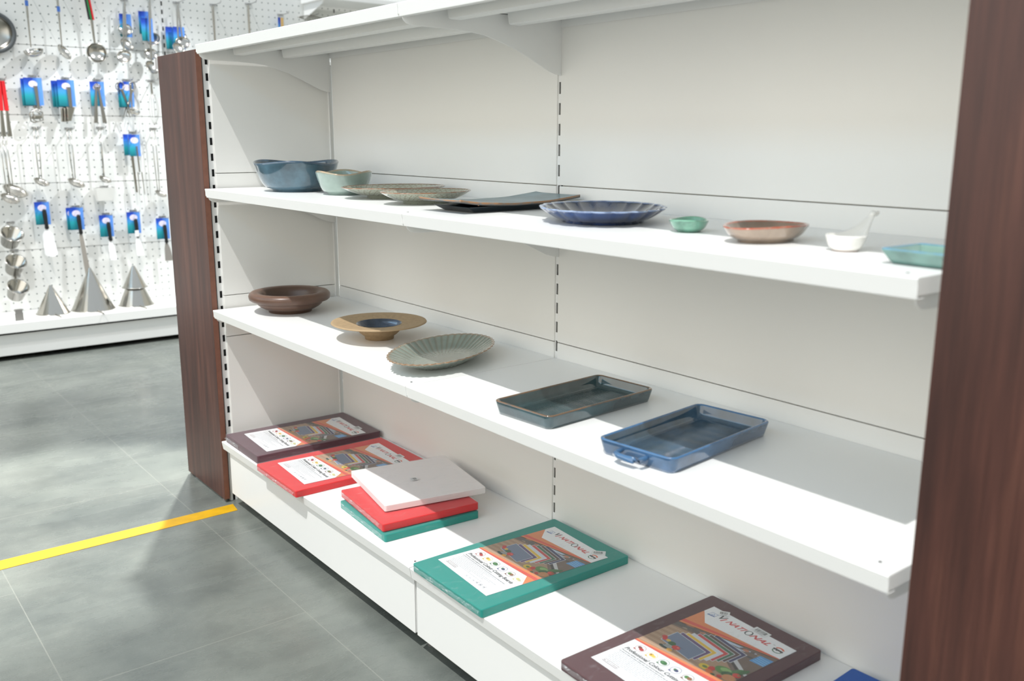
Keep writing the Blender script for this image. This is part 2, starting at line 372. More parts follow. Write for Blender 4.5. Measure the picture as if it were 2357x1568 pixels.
G_blue = glaze('blue_grey_glaze', (70, 96, 110), (44, 74, 100), inner=(34, 56, 76), mott=.35, rough=.18)
G_cel = glaze('celadon_glaze', (148, 166, 158), (176, 150, 118), inner=(128, 150, 138), mott=.12, rough=.14)
G_scale = glaze('sage_scale_glaze', (164, 170, 154), (142, 96, 66), inner=(160, 166, 146), mott=.15, rough=.22, speck=.12, pattern=(126, 112, 92))
G_flat = glaze('teal_brown_slab_glaze', (112, 142, 152), (172, 118, 62), inner=(84, 106, 112), foot=(20, 40, 48), mott=.25, rough=.3)
G_oval = glaze('cobalt_flute_glaze', (26, 52, 98), (150, 168, 200), inner=(74, 80, 74), mott=.6, rough=.08, pattern=(36, 52, 84))
G_green = glaze('jade_glaze', (108, 158, 138), (120, 176, 150), inner=(120, 170, 148), mott=.3, rough=.1, nscale=40)
G_red = glaze('rust_rim_glaze', (160, 142, 126), (176, 84, 56), inner=(118, 92, 72), mott=.25, rough=.16)
G_white = glaze('white_porcelain', (238, 236, 230), (242, 240, 235), mott=.02, rough=.14, foot=(150, 96, 72))
G_sq = glaze('sea_green_glaze', (104, 140, 132), (96, 150, 178), inner=(140, 172, 156), mott=.25, rough=.12)
G_brown = glaze('satin_brown_glaze', (98, 74, 62), (112, 84, 70), inner=(72, 56, 46), mott=.1, rough=.33)
G_tan = glaze('tan_stoneware', (172, 146, 112), (178, 152, 118), mott=.08, rough=.62, nscale=90)
G_well = glaze('navy_well_glaze', (48, 66, 88), (40, 60, 84), mott=.35, rough=.06)
G_flute = glaze('grey_green_fluted_glaze', (136, 150, 140), (150, 116, 84), inner=(134, 146, 136), mott=.15, rough=.26, pattern=(112, 96, 76))
G_tray = glaze('dark_teal_tray_glaze', (50, 72, 78), (118, 88, 62), inner=(54, 70, 68), mott=.35, rough=.07)
G_trayb = glaze('denim_blue_tray_glaze', (56, 86, 118), (64, 112, 158), inner=(66, 82, 82), mott=.35, rough=.06)

S2, S3 = Z2+.0003, Z3+.0003
dish('serving_bowl', 'large wavy-rimmed blue grey glazed bowl, leftmost on the middle shelf', 'bowl', G_blue, (.262, -.27, S2), R(-31), .133, .131,
     bowl_prof(.58, .089, curve=.42, wall=.04), wave=lambda a: .0045*cos(3*a))
dish('serving_bowl', 'small pale celadon bowl with scooped rim beside the big blue bowl', 'bowl', G_cel, (.512, -.238, S2), R(-28), .083, .083,
     bowl_prof(.60, .064, curve=.42, wall=.05), wave=lambda a: -.0048*cos(3*a))
dish('scalloped_plate', 'sage green fish-scale plate behind its smaller twin, next to the celadon bowl', 'plate', G_scale, (.715, -.19, S2), R(5), .118, .158,
     bowl_prof(.52, .030, curve=.62, wall=.03, foot=.0075, steps=32), n=256, flutes=36, famp=.007, scales=True)
dish('scalloped_plate', 'smaller sage green fish-scale plate standing in front, nearest the dark slab tray', 'plate', G_scale, (.955, -.238, S2), R(14), .096, .138,
     bowl_prof(.52, .030, curve=.62, wall=.03, foot=.0075, steps=32), n=256, flutes=32, famp=.007, scales=True)
dish('fluted_dish', 'glossy cobalt blue fluted oval serving dish on the middle shelf', 'dish', G_oval, (1.607, -.232, S2), R(-44), .162, .128,
     bowl_prof(.66, .029, curve=.72, wall=.03, foot=.004), n=160, flutes=20, famp=.05, fpow=.7)
dish('sauce_dish', 'tiny jade green pinched sauce dish on the middle shelf', 'dish', G_green, (1.857, -.252, S2), R(30), .036, .046,
     bowl_prof(.6, .0195, curve=.5, wall=.09, foot=.002), n=64, fold=lambda x, y, z, r: (x*(1-.25*max(0, y)/.05*r), y*1.02, z+.003*r*r*(y/.046)**2))
dish('oval_bowl', 'shallow oval bowl with rust red rim between sauce dish and white spoon dish', 'bowl', G_red, (2.04, -.268, S2), R(0), .057, .089,
     bowl_prof(.66, .026, curve=.5, wall=.07, foot=.004), n=80, wave=lambda a: .0015*cos(2*a))
# white dipping dish with a curled tail handle
def pull(x, y, z, r):      # the back of the rim drawn out and up into a handle
    a = math.atan2(y, x); w = max(0, sin(a))**6*min(1, max(0, z)/.0225)**3*(1 if r > .5 else 0)
    return x*(1-.5*w), y+.044*w, z+.031*w**1.25
t = dish('spoon_dish', 'small white porcelain dipping dish with curled upright tail handle', 'dish', G_white, (2.200, -.286, S2), 0, .0305, .0305,
     bowl_prof(.66, .0225, curve=.6, wall=.09, foot=.0025, steps=22), n=120, fold=pull)
hb = MB(); hb.tube([(0, .066, .0500), (0, .072, .0530), (0, .078, .0525), (0, .083, .0535), (0, .0855, .0550)], [.0035, .0052, .0042, .0034, .0022], 14)
hb.attr = dict(rim=[0.0]*len(hb.v), inn=[0.0]*len(hb.v), foot=[0.0]*len(hb.v), groove=[0.0]*len(hb.v)); hb.build('handle_tip', G_white, t, smooth=True)

# footed slab tray, ends curling up
def slab(x, y):
    return .013+.012*abs(y/.18)**2.2+.0003*sin(y*60)
t = thing('slab_tray', 'dark flat rectangular slab tray with upturned ends and orange-brown edge', 'tray', (1.226, -.202, S2), R(1))
sb = MB(); XS = [-.083, -.0824]+[-.07+.02*i for i in range(8)]+[.0824, .083]; YS = [-.18, -.1794]+[-.17+.01*i for i in range(35)]+[.1794, .18]; NX, NY = len(XS)-1, len(YS)-1; rim = []; inn = []; ft = []; vs = []; fs = []
for s in (0, 1):
    for j in range(NY+1):
        for i in range(NX+1):
            x = XS[i]; y = YS[j]
            vs.append((x, y, slab(x, y)+(.0048 if s else 0)+(.002*(abs(x)/.083)**4 if s else 0))); e = 1.0 if (i in (0, NX) or j in (0, NY)) else 0.0
            rim.append(e if s else 0); inn.append(1.0 if s else 0); ft.append(0 if s else 1.0)
N0 = (NX+1)*(NY+1)
for j in range(NY):
    for i in range(NX):
        a = j*(NX+1)+i; fs.append((a, a+NX+1, a+NX+2, a+1)); fs.append((N0+a, N0+a+1, N0+a+NX+2, N0+a+NX+1))
def edge(a, b): fs.append((a, b, b+N0, a+N0))
for i in range(NX): edge(i, i+1); edge((NY*(NX+1))+i+1, NY*(NX+1)+i)
for j in range(NY): edge((j+1)*(NX+1), j*(NX+1)); edge(j*(NX+1)+NX, (j+1)*(NX+1)+NX)
sb.add(vs, fs); sb.attr = dict(rim=rim, inn=inn, foot=ft, groove=[0]*len(vs)); sb.build('slab', G_flat, t, smooth=True)
fb = MB(); fb.rings([[(-.058, -.125, 0), (.058, -.125, 0), (.058, .125, 0), (-.058, .125, 0)], [(-.07, -.15, .0135), (.07, -.15, .0135), (.07, .15, .0135), (-.07, .15, .0135)]])
fb.build('foot', mat('dark_teal_foot_glaze', (18, 36, 44), .3, coat=.3), t, bevel=.002)
MB().lathe([(.0005, -.0025), (.002, -.0015), (.0025, 0), (.002, .0015), (.0005, .0025)], 10, c=(.079, -.128, .0195)).build('glaze_bead', mat('amber_glaze', (176, 112, 52), .15, coat=.5), t, smooth=True)

def rrect(a, b, rc, n=10):
    pts = []
    for qx, qy, a0 in ((1, 1, 0), (-1, 1, 90), (-1, -1, 180), (1, -1, 270)):
        for i in range(n+1):
            an = R(a0+90*i/n); pts.append((qx*(a-rc)+rc*cos(an), qy*(b-rc)+rc*sin(an)))
    return pts
def tray(name, label, m, loc, rz, a, b, h, rc=.02, wall=.006, slope=.007, ribs=True):
    t = thing(name, label, 'tray', loc, rz); mb = MB(); A = dict(rim=[], inn=[], foot=[], groove=[])
    P_ = [(slope+.01, .0012, 'f'), (slope+.004, 0, 'f'), (slope, .0005, 'f'), (slope*.75, h*.22, 'o'), (slope*.3, h*.6, 'o'), (0, h-.003, 'o'), (.0005, h-.001, 'r'), (wall*.5, h, 'r'), (wall*.95, h-.0008, 'r'),
          (wall+.001, h-.003, 'i'), (wall+slope*.5, h*.5, 'i'), (wall+slope*.9, .0075, 'i'), (wall+slope+.004, .0055, 'i'), (wall+slope+.01, .005, 'i')]
    rs = []
    for ins, z, tg in P_:
        row = [(x, y, z) for x, y in rrect(a-ins, b-ins, max(.003, rc-ins*.7))]; rs.append(row)
        for q, k in (('rim', 'r'), ('inn', 'i'), ('foot', 'f')): A[q] += [1.0 if tg == k else 0.0]*len(row)
        A['groove'] += [0.0]*len(row)
    mb.rings(rs); mb.attr = A; mb.build('body', m, t, smooth=True)
    if ribs:   # combed ridges pressed into the floor of the tray
        rb = MB(); ia, ib = a-wall-slope-.012, b-wall-slope-.014; nr = int(2*ib/.0055)
        for i in range(nr):
            y = -ib+2*ib*(i+.5)/nr; w = ia*(1-.04*random.random())
            rb.prism([(-.0019, 0), (-.0008, .0010), (.0008, .0010), (.0019, 0)], lambda p: (-w, y+p[0], .0048+p[1]), lambda p: (w, y+p[0]+.0006*sin(i), .0048+p[1]))
        rb.attr = dict(rim=[0.0]*len(rb.v), inn=[1.0]*len(rb.v), foot=[0.0]*len(rb.v), groove=[0.0]*len(rb.v))
        rb.build('ribbed_floor', m, t, smooth=True)
    return t
tray('square_dish', 'small square sea green dish at the right end of the middle shelf', G_sq, (2.362, -.330, S2), R(-2), .050, .051, .022, rc=.008, wall=.004, slope=.013, ribs=False)
tray('serving_tray', 'dark teal rectangular serving tray with brown rim and no handle', G_tray, (1.571, -.264, S3), R(4), .085, .164, .030, rc=.017)
t = tray('serving_tray', 'denim blue rectangular serving tray with a loop handle on its front end', G_trayb, (1.883, -.262, S3), R(6.5), .086, .163, .031, rc=.018)
hn = MB(); pts = []
for q in [(-.028, -.158, .020), (-.029, -.170, .0185), (-.027, -.180, .017), (-.016, -.1835, .0162), (0, -.184, .016), (.016, -.1835, .0162), (.027, -.180, .017), (.029, -.170, .0185), (.028, -.158, .020)]: pts.append(q)
hn.tube(pts, [.0045, .0045, .0055, .006, .006, .006, .0055, .0045, .0045], 12)
hn.attr = dict(rim=[.5]*len(hn.v), inn=[0.0]*len(hn.v), foot=[0.0]*len(hn.v), groove=[0.0]*len(hn.v))
hn.build('handle', G_trayb, t, smooth=True)

# brown bowl with a fat rolled rim and stepped wall
bp = [(.36, .002, 'f'), (.50, 0, 'f'), (.53, 0, 'f'), (.53, .008, 'o'), (.62, .011, 'o'), (.72, .018, 'o'), (.79, .026, 'o'), (.805, .031, 'o'), (.80, .034, 'o'), (.86, .0355, 'o'), (.95, .039, 'o'), (.985, .043, 'o'), (.995, .049, 'o'), (1.0, .054, 'o'), (.985, .060, 'o'), (.94, .0655, 'r'), (.88, .0675, 'r'), (.80, .067, 'r'),
      (.73, .064, 'i'), (.68, .058, 'i'), (.65, .050, 'i'), (.60, .030, 'i'), (.52, .016, 'i'), (.40, .010, 'i'), (.2, .008, 'i')]
dish('rolled_rim_bowl', 'matt brown bowl with fat rolled rim, leftmost on the lower shelf', 'bowl', G_brown, (.150, -.262, S3), 0, .133, .133, bp)
tp = [(.22, .002, 'f'), (.27, 0, 'f'), (.30, 0, 'f'), (.31, .009, 'o'), (.36, .013, 'o'), (.42, .020, 'o'), (.46, .028, 'o'), (.50, .033, 'o'), (.62, .0365, 'o'), (.80, .041, 'o'), (.97, .0455, 'o'), (1.0, .0475, 'r'), (.99, .0500, 'r'), (.95, .0500, 'r'), (.80, .0478, 'i'), (.60, .0455, 'i'), (.475, .0440, 'i')]
t = dish('wide_rim_bowl', 'tan stoneware plate-bowl with very wide rim and navy glazed well', 'bowl', G_tan, (.705, -.245, S3), 0, .137, .137, tp, cap=False)
well = MB(); well.lathe([(.476*.137, .0446), (.462*.137, .0438), (.44*.137, .036), (.39*.137, .026), (.31*.137, .018), (.18*.137, .0145), (.03*.137, .0135)], 64, cap0=False)
well.attr = dict(rim=[0.0]*len(well.v), inn=[0.0]*len(well.v), foot=[0.0]*len(well.v), groove=[0.0]*len(well.v)); 
# fluted oval platter
fp = [(.44, .002, 'f'), (.52, 0, 'f'), (.55, 0, 'f'), (.57, .003, 'o'), (.68, .010, 'o'), (.80, .018, 'o'), (.92, .027, 'o'), (1.0, .0325, 'r'), (.995, .0345, 'r'), (.975, .0345, 'r'), (.94, .0315, 'i'), (.84, .0245, 'i'), (.74, .0175, 'i'), (.66, .011, 'i'), (.60, .0075, 'i'), (.50, .006, 'i'), (.2, .0055, 'i')]
dish('fluted_platter', 'grey green oval platter with finely fluted scalloped edge on the lower shelf', 'plate', G_flute, (1.047, -.256, S3), R(27), .114, .196, fp, n=264, flutes=44, famp=.035, fpow=1)
wt = well.build('glazed_well', G_well, t, smooth=True)

# ------------------------------------------------------------------ cutting boards with printed labels
INK = {}
def ink(rgb, rough=.3):
    k = 'print_%02x%02x%02x' % rgb
    return mat(k, rgb, rough, coat=.25)
def text_polys(txt, size, shear=0, bold=0, spacing=1.0):
    cu = bpy.data.curves.new('lettering', 'FONT'); cu.body = txt; cu.size = size; cu.shear = shear; cu.offset = bold; cu.resolution_u = 2; cu.space_character = spacing
    ob = bpy.data.objects.new('lettering', cu); COL.objects.link(ob)
    me = bpy.data.meshes.new_from_object(ob.evaluated_get(bpy.context.evaluated_depsgraph_get()))
    vs = [(v.co.x, v.co.y) for v in me.vertices]; fs = [tuple(p.vertices) for p in me.polygons]
    bpy.data.objects.remove(ob); bpy.data.curves.remove(cu); bpy.data.meshes.remove(me)
    return vs, fs
class Print:
    """a flat print: coloured shapes stacked a few hundredths of a millimetre apart in one mesh"""
    def __init__(s): s.mb = MB(); s.cols = []; s.z = 0.0
    def mi(s, rgb):
        if rgb not in s.cols: s.cols.append(rgb)
        return s.cols.index(rgb)
    def lift(s, d=.00001): s.z += d; return s
    def poly(s, pts, rgb, lift=True): s.lift(.000008 if lift else 0); s.mb.add([(x, y, s.z) for x, y in pts], [tuple(range(len(pts)))], s.mi(rgb))
    def rect(s, x0, y0, x1, y1, rgb, lift=True): s.poly([(x0, y0), (x1, y0), (x1, y1), (x0, y1)], rgb, lift)
    def ell(s, x, y, a, b, rgb, rot=0, n=20, a0=0, a1=360):
        pts = []; m = n if a1-a0 >= 360 else n+1
        for i in range(m):
            t = R(a0+(a1-a0)*i/n); px, py = a*cos(t), b*sin(t); pts.append((x+px*cos(rot)-py*sin(rot), y+px*sin(rot)+py*cos(rot)))
        s.poly(pts, rgb)
    def ring(s, x, y, a, w, rgb, n=24, a0=0, a1=360):
        s.lift(.000008); vs = []
        for i in range(n+1):
            t = R(a0+(a1-a0)*i/n); vs += [(x+a*cos(t), y+a*sin(t), s.z), (x+(a-w)*cos(t), y+(a-w)*sin(t), s.z)]
        s.mb.add(vs, [(2*i, 2*i+2, 2*i+3, 2*i+1) for i in range(n)], s.mi(rgb))
    def text(s, txt, x, y, size, rgb, shear=0, bold=0, width=None):
        vs, fs = text_polys(txt, size, shear, bold)
        if width:
            w = max(v[0] for v in vs)-min(v[0] for v in vs); k = width/w; x0 = min(v[0] for v in vs); vs = [((v[0]-x0)*k, v[1]) for v in vs]
        s.lift(); s.mb.add([(x+a, y+b, s.z) for a, b in vs], fs, s.mi(rgb))
    def build(s, name, parent, T=None):
        o = s.mb.build(name, [ink(c) for c in s.cols], parent); return o

LW, LH = .2205, .353
def make_label():
    p = Print(); rnd = random.Random(3); WHT = (238, 239, 240)
    p.rect(0, 0, LW, LH, WHT)
    # photo field: wooden worktop and dark kitchen behind
    p.poly([(0, .122), (LW, .152), (LW, .299), (0, .246)], (172, 140, 112))
    for k in range(12):
        y = .13+k*.0085; p.poly([(0, y), (LW*.62, y+.017), (LW*.62, y+.0182), (0, y+.0016)], (146, 112, 86) if k % 2 else (192, 162, 134))
    p.poly([(.0, .222), (.045, .232), (.12, .236), (.17, .205), (LW, .175), (LW, .299), (0, .246)], (112, 92, 80))
    p.poly([(.0, .228), (.06, .24), (.11, .262), (.0, .246)], (84, 76, 72))
    for k in range(16):
        x = rnd.uniform(.02, .2); y = .242+x*.15+rnd.uniform(-.012, .008); p.ell(x, y, rnd.uniform(.004, .012), rnd.uniform(.002, .005), rnd.choice([(70, 66, 68), (150, 132, 112), (176, 186, 200), (96, 84, 78), (182, 120, 90)]), rot=.2)
    p.poly([(.085, .259), (.145, .268), (.15, .276), (.09, .266)], (176, 194, 214))
    p.poly([(.188, .248), (.2195, .252), (.2195, .284), (.190, .279)], (74, 148, 206))
    for k in range(4): p.rect(.192, .254+k*.0062, .2185, .2555+k*.0062, (150, 200, 234))
    p.poly([(.168, .222), (LW, .196), (LW, .204), (.170, .232)], (200, 200, 200)); p.poly([(.17, .214), (.214, .19), (.216, .196), (.172, .220)], (60, 54, 52))
    # stack of coloured boards
    cols = [(52, 50, 92), (84, 58, 54), (58, 104, 72), (196, 60, 58), (206, 212, 220), (226, 186, 50), (96, 66, 112), (112, 126, 150)]
    for k, c in enumerate(cols):
        q = 7-k; ox, oy = .0079*q, .0084*q
        x0, y0, x1, y1 = .0305+ox, .160+oy-.003, .1165+ox, .2085+oy-.003
        for g, cc in ((.0011, (226, 230, 236)), (0, c)):
            p.poly([(x0-g, y0+.006-g), (x1+g, y0-.004-g), (x1+g+.001, y1-.006+g), (x0-g, y1+.004+g)], cc)
    # striped bowl of vegetables, left
    p.ell(.053, .147, .012, .005, (40, 58, 46)); p.ell(.061, .153, .014, .008, (48, 56, 54), n=18)
    for k in range(4): p.poly([(.048+k*.001, .150+k*.0032), (.074-k*.001, .150+k*.0032), (.074-k*.001, .1513+k*.0032), (.048+k*.001, .1513+k*.0032)], (226, 228, 226))
    for x, y, a, c in ((.028, .176, .0065, (196, 44, 42)), (.034, .170, .006, (206, 50, 46)), (.043, .171, .0055, (222, 182, 60)), (.056, .168, .009, (52, 96, 52)), (.072, .163, .0095, (204, 52, 46)), (.069, .147, .0065, (224, 164, 50))): p.ell(x, y, a, a*.82, c)
    p.poly([(.074, .170), (.086, .171), (.086, .1716), (.074, .171)], (44, 60, 40))
    p.ell(.075, .166, .003, .0014, (240, 150, 140), rot=.5)
    # vegetables, right
    for x, y, a, b, c, r_ in ((.152, .160, .012, .0095, (222, 190, 54), 0), (.153, .1605, .006, .004, (96, 120, 40), 0), (.165, .166, .007, .008, (200, 46, 44), 0), (.184, .180, .019, .013, (84, 132, 64), .1), (.186, .184, .012, .007, (140, 178, 108), .2), (.196, .176, .012, .009, (44, 90, 46), .6),
                             (.203, .200, .006, .014, (70, 118, 62), -.5), (.212, .206, .005, .013, (52, 98, 52), -.2), (.170, .154, .011, .006, (218, 108, 48), -.3), (.180, .152, .005, .004, (60, 84, 40), 0), (.192, .158, .006, .005, (196, 52, 44), 0), (.206, .168, .013, .011, (206, 142, 92), .3), (.2105, .186, .0085, .0075, (206, 58, 46), 0), (.213, .189, .003, .002, (70, 120, 60), 0)):
        p.ell(min(x, LW-a-.0005), y, a, b, c, rot=r_)
    for k in range(5): p.poly([(.196+k*.004, .160), (.1968+k*.004, .160), (.1985+k*.0042, .176), (.1975+k*.0042, .176)], (172, 110, 66))
    # bottom band and lower white field
    p.poly([(0, .117), (.191, .1305), (LW, .098), (LW, .1545), (0, .1245)], (222, 130, 72))
    p.poly([(0, .117), (LW, .1335), (LW, .145), (0, .1205)], (214, 70, 54))
    p.poly([(0, 0), (LW, 0), (LW, .098), (.193, .130), (0, .1168)], WHT)
    # top band and white heading
    p.poly([(0, .244), (LW, .2985), (LW, .3), (.037, .285), (.0045, .320), (0, .320)], (222, 130, 72))
    p.poly([(0, .2505), (LW, .2995), (LW, .3015), (0, .262)], (214, 70, 54))
    p.poly([(.0045, .318), (.037, .284), (LW, .3005), (LW, LH), (0, LH), (0, .3225)], WHT)
    # heading
    p.text('V', .0355, .3225, .0235, (40, 40, 40), shear=.25, bold=.0006); p.text('1', .0450, .3185, .0205, (206, 46, 44), shear=.35, bold=.0008)
    p.text('NATI', .0600, .3215, .0195, (206, 46, 44), shear=.45, bold=.0006, width=.0510)
    p.ell(.1195, .3275, .0090, .0098, (44, 52, 50)); p.ell(.1195, .3275, .0058, .0080, WHT)
    p.text('NAL', .1265, .3195, .0195, (206, 46, 44), shear=.45, bold=.0006, width=.0480)
    p.text('TM', .1775, .3325, .0040, (50, 50, 50))
    # framed blue triangle mark, top left
    p.poly([(.0135, .3155), (.032, .3180), (.0325, .3320), (.0165, .3320)], (50, 92, 160)); p.poly([(.0150, .3195), (.031, .3210), (.0315, .3310), (.0172, .3310)], WHT)
    p.poly([(.019, .3215), (.029, .3225), (.0245, .3295)], (120, 150, 196)); p.poly([(.0215, .3230), (.0268, .3236), (.0245, .3272)], WHT)
    # round emblem, top right
    p.ring(.198, .3235, .0125, .0042, (222, 96, 52), a0=35, a1=150); p.ring(.198, .3235, .0120, .0022, (40, 110, 62), a0=200, a1=340)
    for k in range(6): p.ell(.1885+k*.0036, .3235+.0012*sin(k*2.2), .0026, .0034-.0002*k, (36, 36, 38), rot=.5)
    p.poly([(.187, .3222), (.210, .3215), (.209, .3262), (.190, .3268)], (36, 36, 38))
    for k in range(3): p.poly([(.192+k*.005, .3195), (.1945+k*.005, .3195), (.1930+k*.005, .3228)], WHT)
    # icons
    ic = [((168, 48, 44), [(-.003, .002, .0055, .004, (120, 40, 30)), (.004, -.0015, .0058, .0045, (180, 40, 38))]), ((220, 190, 60), [(-.002, .001, .006, .005, (226, 190, 60)), (.005, 0, .0045, .004, (236, 206, 90)), (-.004, .002, .002, .002, (120, 60, 40))]),
          ((60, 110, 72), [(0, 0, .0088, .006, (44, 110, 52)), (-.003, .001, .003, .002, (70, 140, 70))]), ((70, 72, 130), [(.001, 0, .006, .0042, (54, 58, 110)), (-.003, .0015, .003, .003, (70, 120, 70))]),
          ((120, 70, 52), [(-.003, 0, .0055, .0048, (70, 130, 56)), (.004, 0, .0055, .005, (142, 96, 60))]), ((214, 212, 150), [(-.002, 0, .0055, .0045, (216, 210, 130)), (.004, -.001, .005, .004, (206, 200, 140))])]
    for k, (c, bl) in enumerate(ic):
        x, y = .0335+.0323*k, .1020+.0005*k
        p.ring(x, y, .0118, .0008, c)
        for dx, dy, a, b, cc in bl: p.ell(x+dx, y+dy, a, b, cc, rot=-.2)
        p.ell(x-.0080, y-.0092, .0030, .0018, c)
    # lettering
    p.text('Professional Colour Cutting Boards', .0130, .0765, .0140, (40, 40, 44), shear=.25, bold=.00022, width=.192)
    p.text('Promotes safety & hygiene in food preparation', .0130, .0690, .0060, (70, 74, 84), shear=.2, width=.120)
    for k in range(9):
        y = .0635-.0048*k; x = .013+(.003 if k % 3 else 0)
        end = .19-.02*(k % 4)-(.03 if k > 6 else 0)
        while x < end:
            w = rnd.uniform(.004, .011); p.rect(x, y, x+w, y+(.0011 if k else .0015), (176, 178, 184) if k else (110, 114, 124), False); x += w+.0016
    # size pill and small symbols
    for g, c in ((0, (104, 66, 74)), (.0010, WHT)):
        p.poly([(.0215+.0048*cos(R(90+i*18))+g*0, .0165+(.0048-g)*sin(R(90+i*18))) for i in range(11)]+[(.058+.0048*cos(R(-90+i*18)), .0165+(.0048-g)*sin(R(-90+i*18))) for i in range(11)], c)
    p.text('Size: 18 X 12 X 0.8 inch', .0200, .0146, .0052, (96, 60, 68), bold=.0001, width=.0400)
    for k in range(6):
        x = .1130+.0143*k; c = (190, 192, 200) if k in (0, 1, 2) else (90, 92, 108)
        p.ring(x, .0135+.0007*k, .0044, .0006, c, a0=20, a1=100 if k % 2 else 360, n=12); p.ring(x, .0135+.0007*k, .0044, .0006, c, a0=140, a1=220, n=8); p.ring(x, .0135+.0007*k, .0044, .0006, c, a0=260, a1=340, n=8)
        p.ell(x, .0135+.0007*k, .0018, .0013, c)
    o = p.build('label', None); return o
label0 = make_label(); label_used = [False]
def put_label(parent, x, y, z, rot):
    o = label0 if not label_used[0] else label0.copy()
    if label_used[0]: COL.objects.link(o)
    label_used[0] = True; o.parent = parent; o.location = (x, y, z); o.rotation_euler = (0, 0, rot); return o
def barcode(parent, x, y, z, rot, w=.034, h=.024, name='barcode_sticker', curl=0):
    p = Print(); rr = random.Random(int(x*1e4)+5); p.rect(0, 0, w, h, (226, 228, 228)); xx = w*.15
    while xx < w*.82:
        b = rr.choice([.0006, .0010, .0016]); p.rect(xx, h*.34, xx+b, h*.82, (44, 50, 50)); xx += b+rr.choice([.0006, .0012])
    for k in range(2): p.rect(w*.2, h*(.12+.1*k), w*.75, h*(.12+.1*k)+.0008, (150, 152, 152))
    o = p.build(name, parent); o.location = (x, y, z); o.rotation_euler = (0, 0, rot)
    return o

def film_mat(density=.16, tint=(235, 240, 242)):
    m = bpy.data.materials.new('shrink_film'); m.use_nodes = True; nt = m.node_tree; L = nt.links.new
    for n in list(nt.nodes):
        if n.type != 'OUTPUT_MATERIAL': nt.nodes.remove(n)
    out = [n for n in nt.nodes if n.type == 'OUTPUT_MATERIAL'][0]
    tr = nd(nt, 'ShaderNodeBsdfTransparent'); pb = nd(nt, 'ShaderNodeBsdfPrincipled'); pb.inputs['Base Color'].default_value = lin(tint); pb.inputs['Roughness'].default_value = .18
    tc = nd(nt, 'ShaderNodeTexCoord'); mp = nd(nt, 'ShaderNodeMapping'); mp.inputs['Scale'].default_value = (1, .4, 3); L(tc.outputs['Object'], mp.inputs['Vector'])
    n = nd(nt, 'ShaderNodeTexNoise', Scale=55.0, Detail=4.0, Distortion=1.5); L(mp.outputs[0], n.inputs['Vector'])
    r = nd(nt, 'ShaderNodeMapRange'); r.inputs[1].default_value = .56; r.inputs[2].default_value = .72; r.inputs[3].default_value = density*.3; r.inputs[4].default_value = density*1.9; L(n.outputs['Fac'], r.inputs[0])
    fr = nd(nt, 'ShaderNodeLayerWeight', Blend=.12); ad = nd(nt, 'ShaderNodeMath', operation='ADD', use_clamp=True); L(r.outputs[0], ad.inputs[0])
    ml = nd(nt, 'ShaderNodeMath', operation='MULTIPLY'); ml.inputs[1].default_value = .35; L(fr.outputs['Facing'], ml.inputs[0]); L(ml.outputs[0], ad.inputs[1])
    bp = nd(nt, 'ShaderNodeBump', Strength=.6, Distance=.003); L(n.outputs['Fac'], bp.inputs['Height']); L(bp.outputs['Normal'], pb.inputs['Normal'])
    mx = nd(nt, 'ShaderNodeMixShader'); L(ad.outputs[0], mx.inputs[0]); L(tr.outputs[0], mx.inputs[1]); L(pb.outputs[0], mx.inputs[2]); L(mx.outputs[0], out.inputs['Surface'])
    return m
M_film = film_mat(.045); M_film2 = film_mat(.30)
def film_ruffle(parent, pts, h=.012, seed=1, name='film_seam'):
    """a thin crumpled welded seam of the shrink film running along an edge"""
    rr = random.Random(seed); rows = [[], [], []]
    for i, p in enumerate(pts):
        p = Vector(p); j = [Vector((rr.uniform(-1, 1), rr.uniform(-1, 1), rr.uniform(-.5, .5)))*.0016 for _ in range(3)]
        rows[0].append(tuple(p)); rows[1].append(tuple(p+Vector((0, -.0035, -h*.35))+j[1])); rows[2].append(tuple(p+Vector((0, -.001, -h))+j[2]))
    mb = MB(); mb.rings(rows, closed=False, cap0=False, cap1=False); return mb.build(name, M_film2, parent, smooth=True)
def board(name_label, m, loc, rz, w=.288, h=.444, t=.02, lab=None, bar=None, film=True, seam=None, name='cutting_board', cat='cutting board', seed=1):
    o = thing(name, name_label, cat, loc, rz)
    b = MB(); b.rings([[(x, y, 0) for x, y in rr_] for rr_ in [[(p[0]+w/2, p[1]+h/2) for p in rrect(w/2, h/2, .006, 4)]]]+[[(p[0]+w/2, p[1]+h/2, t) for p in rrect(w/2, h/2, .006, 4)]])
    b.build('slab', m, o, bevel=.0015)
    if film:
        f = MB(); e = .0009; f.rings([[(p[0]+w/2, p[1]+h/2, .0002) for p in rrect(w/2+e, h/2+e, .006, 4)], [(p[0]+w/2, p[1]+h/2, t+.0018) for p in rrect(w/2+e, h/2+e, .006, 4)]])
        f.build('shrink_wrap', M_film, o, bevel=.001)
    if lab: put_label(o, lab[0], lab[1], t+.0003, lab[2])
    if bar: barcode(o, bar[0], bar[1], t+.0013, bar[2])
    if seam:
        n = 26; pts = [(seam[0]+(seam[1]-seam[0])*i/n, -.0014, seam[2]+.001*sin(i*1.7)) for i in range(n+1)]
        film_ruffle(o, pts, h=min(.011, seam[2]-.001), seed=seed)
    return o
B_teal = mat('teal_polyethylene', (0, 140, 128), .45, sss=.0, bump=.03, bscale=600)
B_red = mat('red_polyethylene', (214, 30, 34), .45, bump=.03, bscale=600)
B_brn = mat('brown_polyethylene', (84, 48, 52), .45, bump=.03, bscale=600)
B_brn2 = mat('maroon_brown_polyethylene', (88, 52, 62), .42, bump=.03, bscale=600)
B_wht = mat('natural_polyethylene', (240, 234, 232), .4, sss=.1)
B_blu = mat('blue_polyethylene', (32, 92, 176), .45, bump=.03, bscale=600)
SB = ZB+.0004
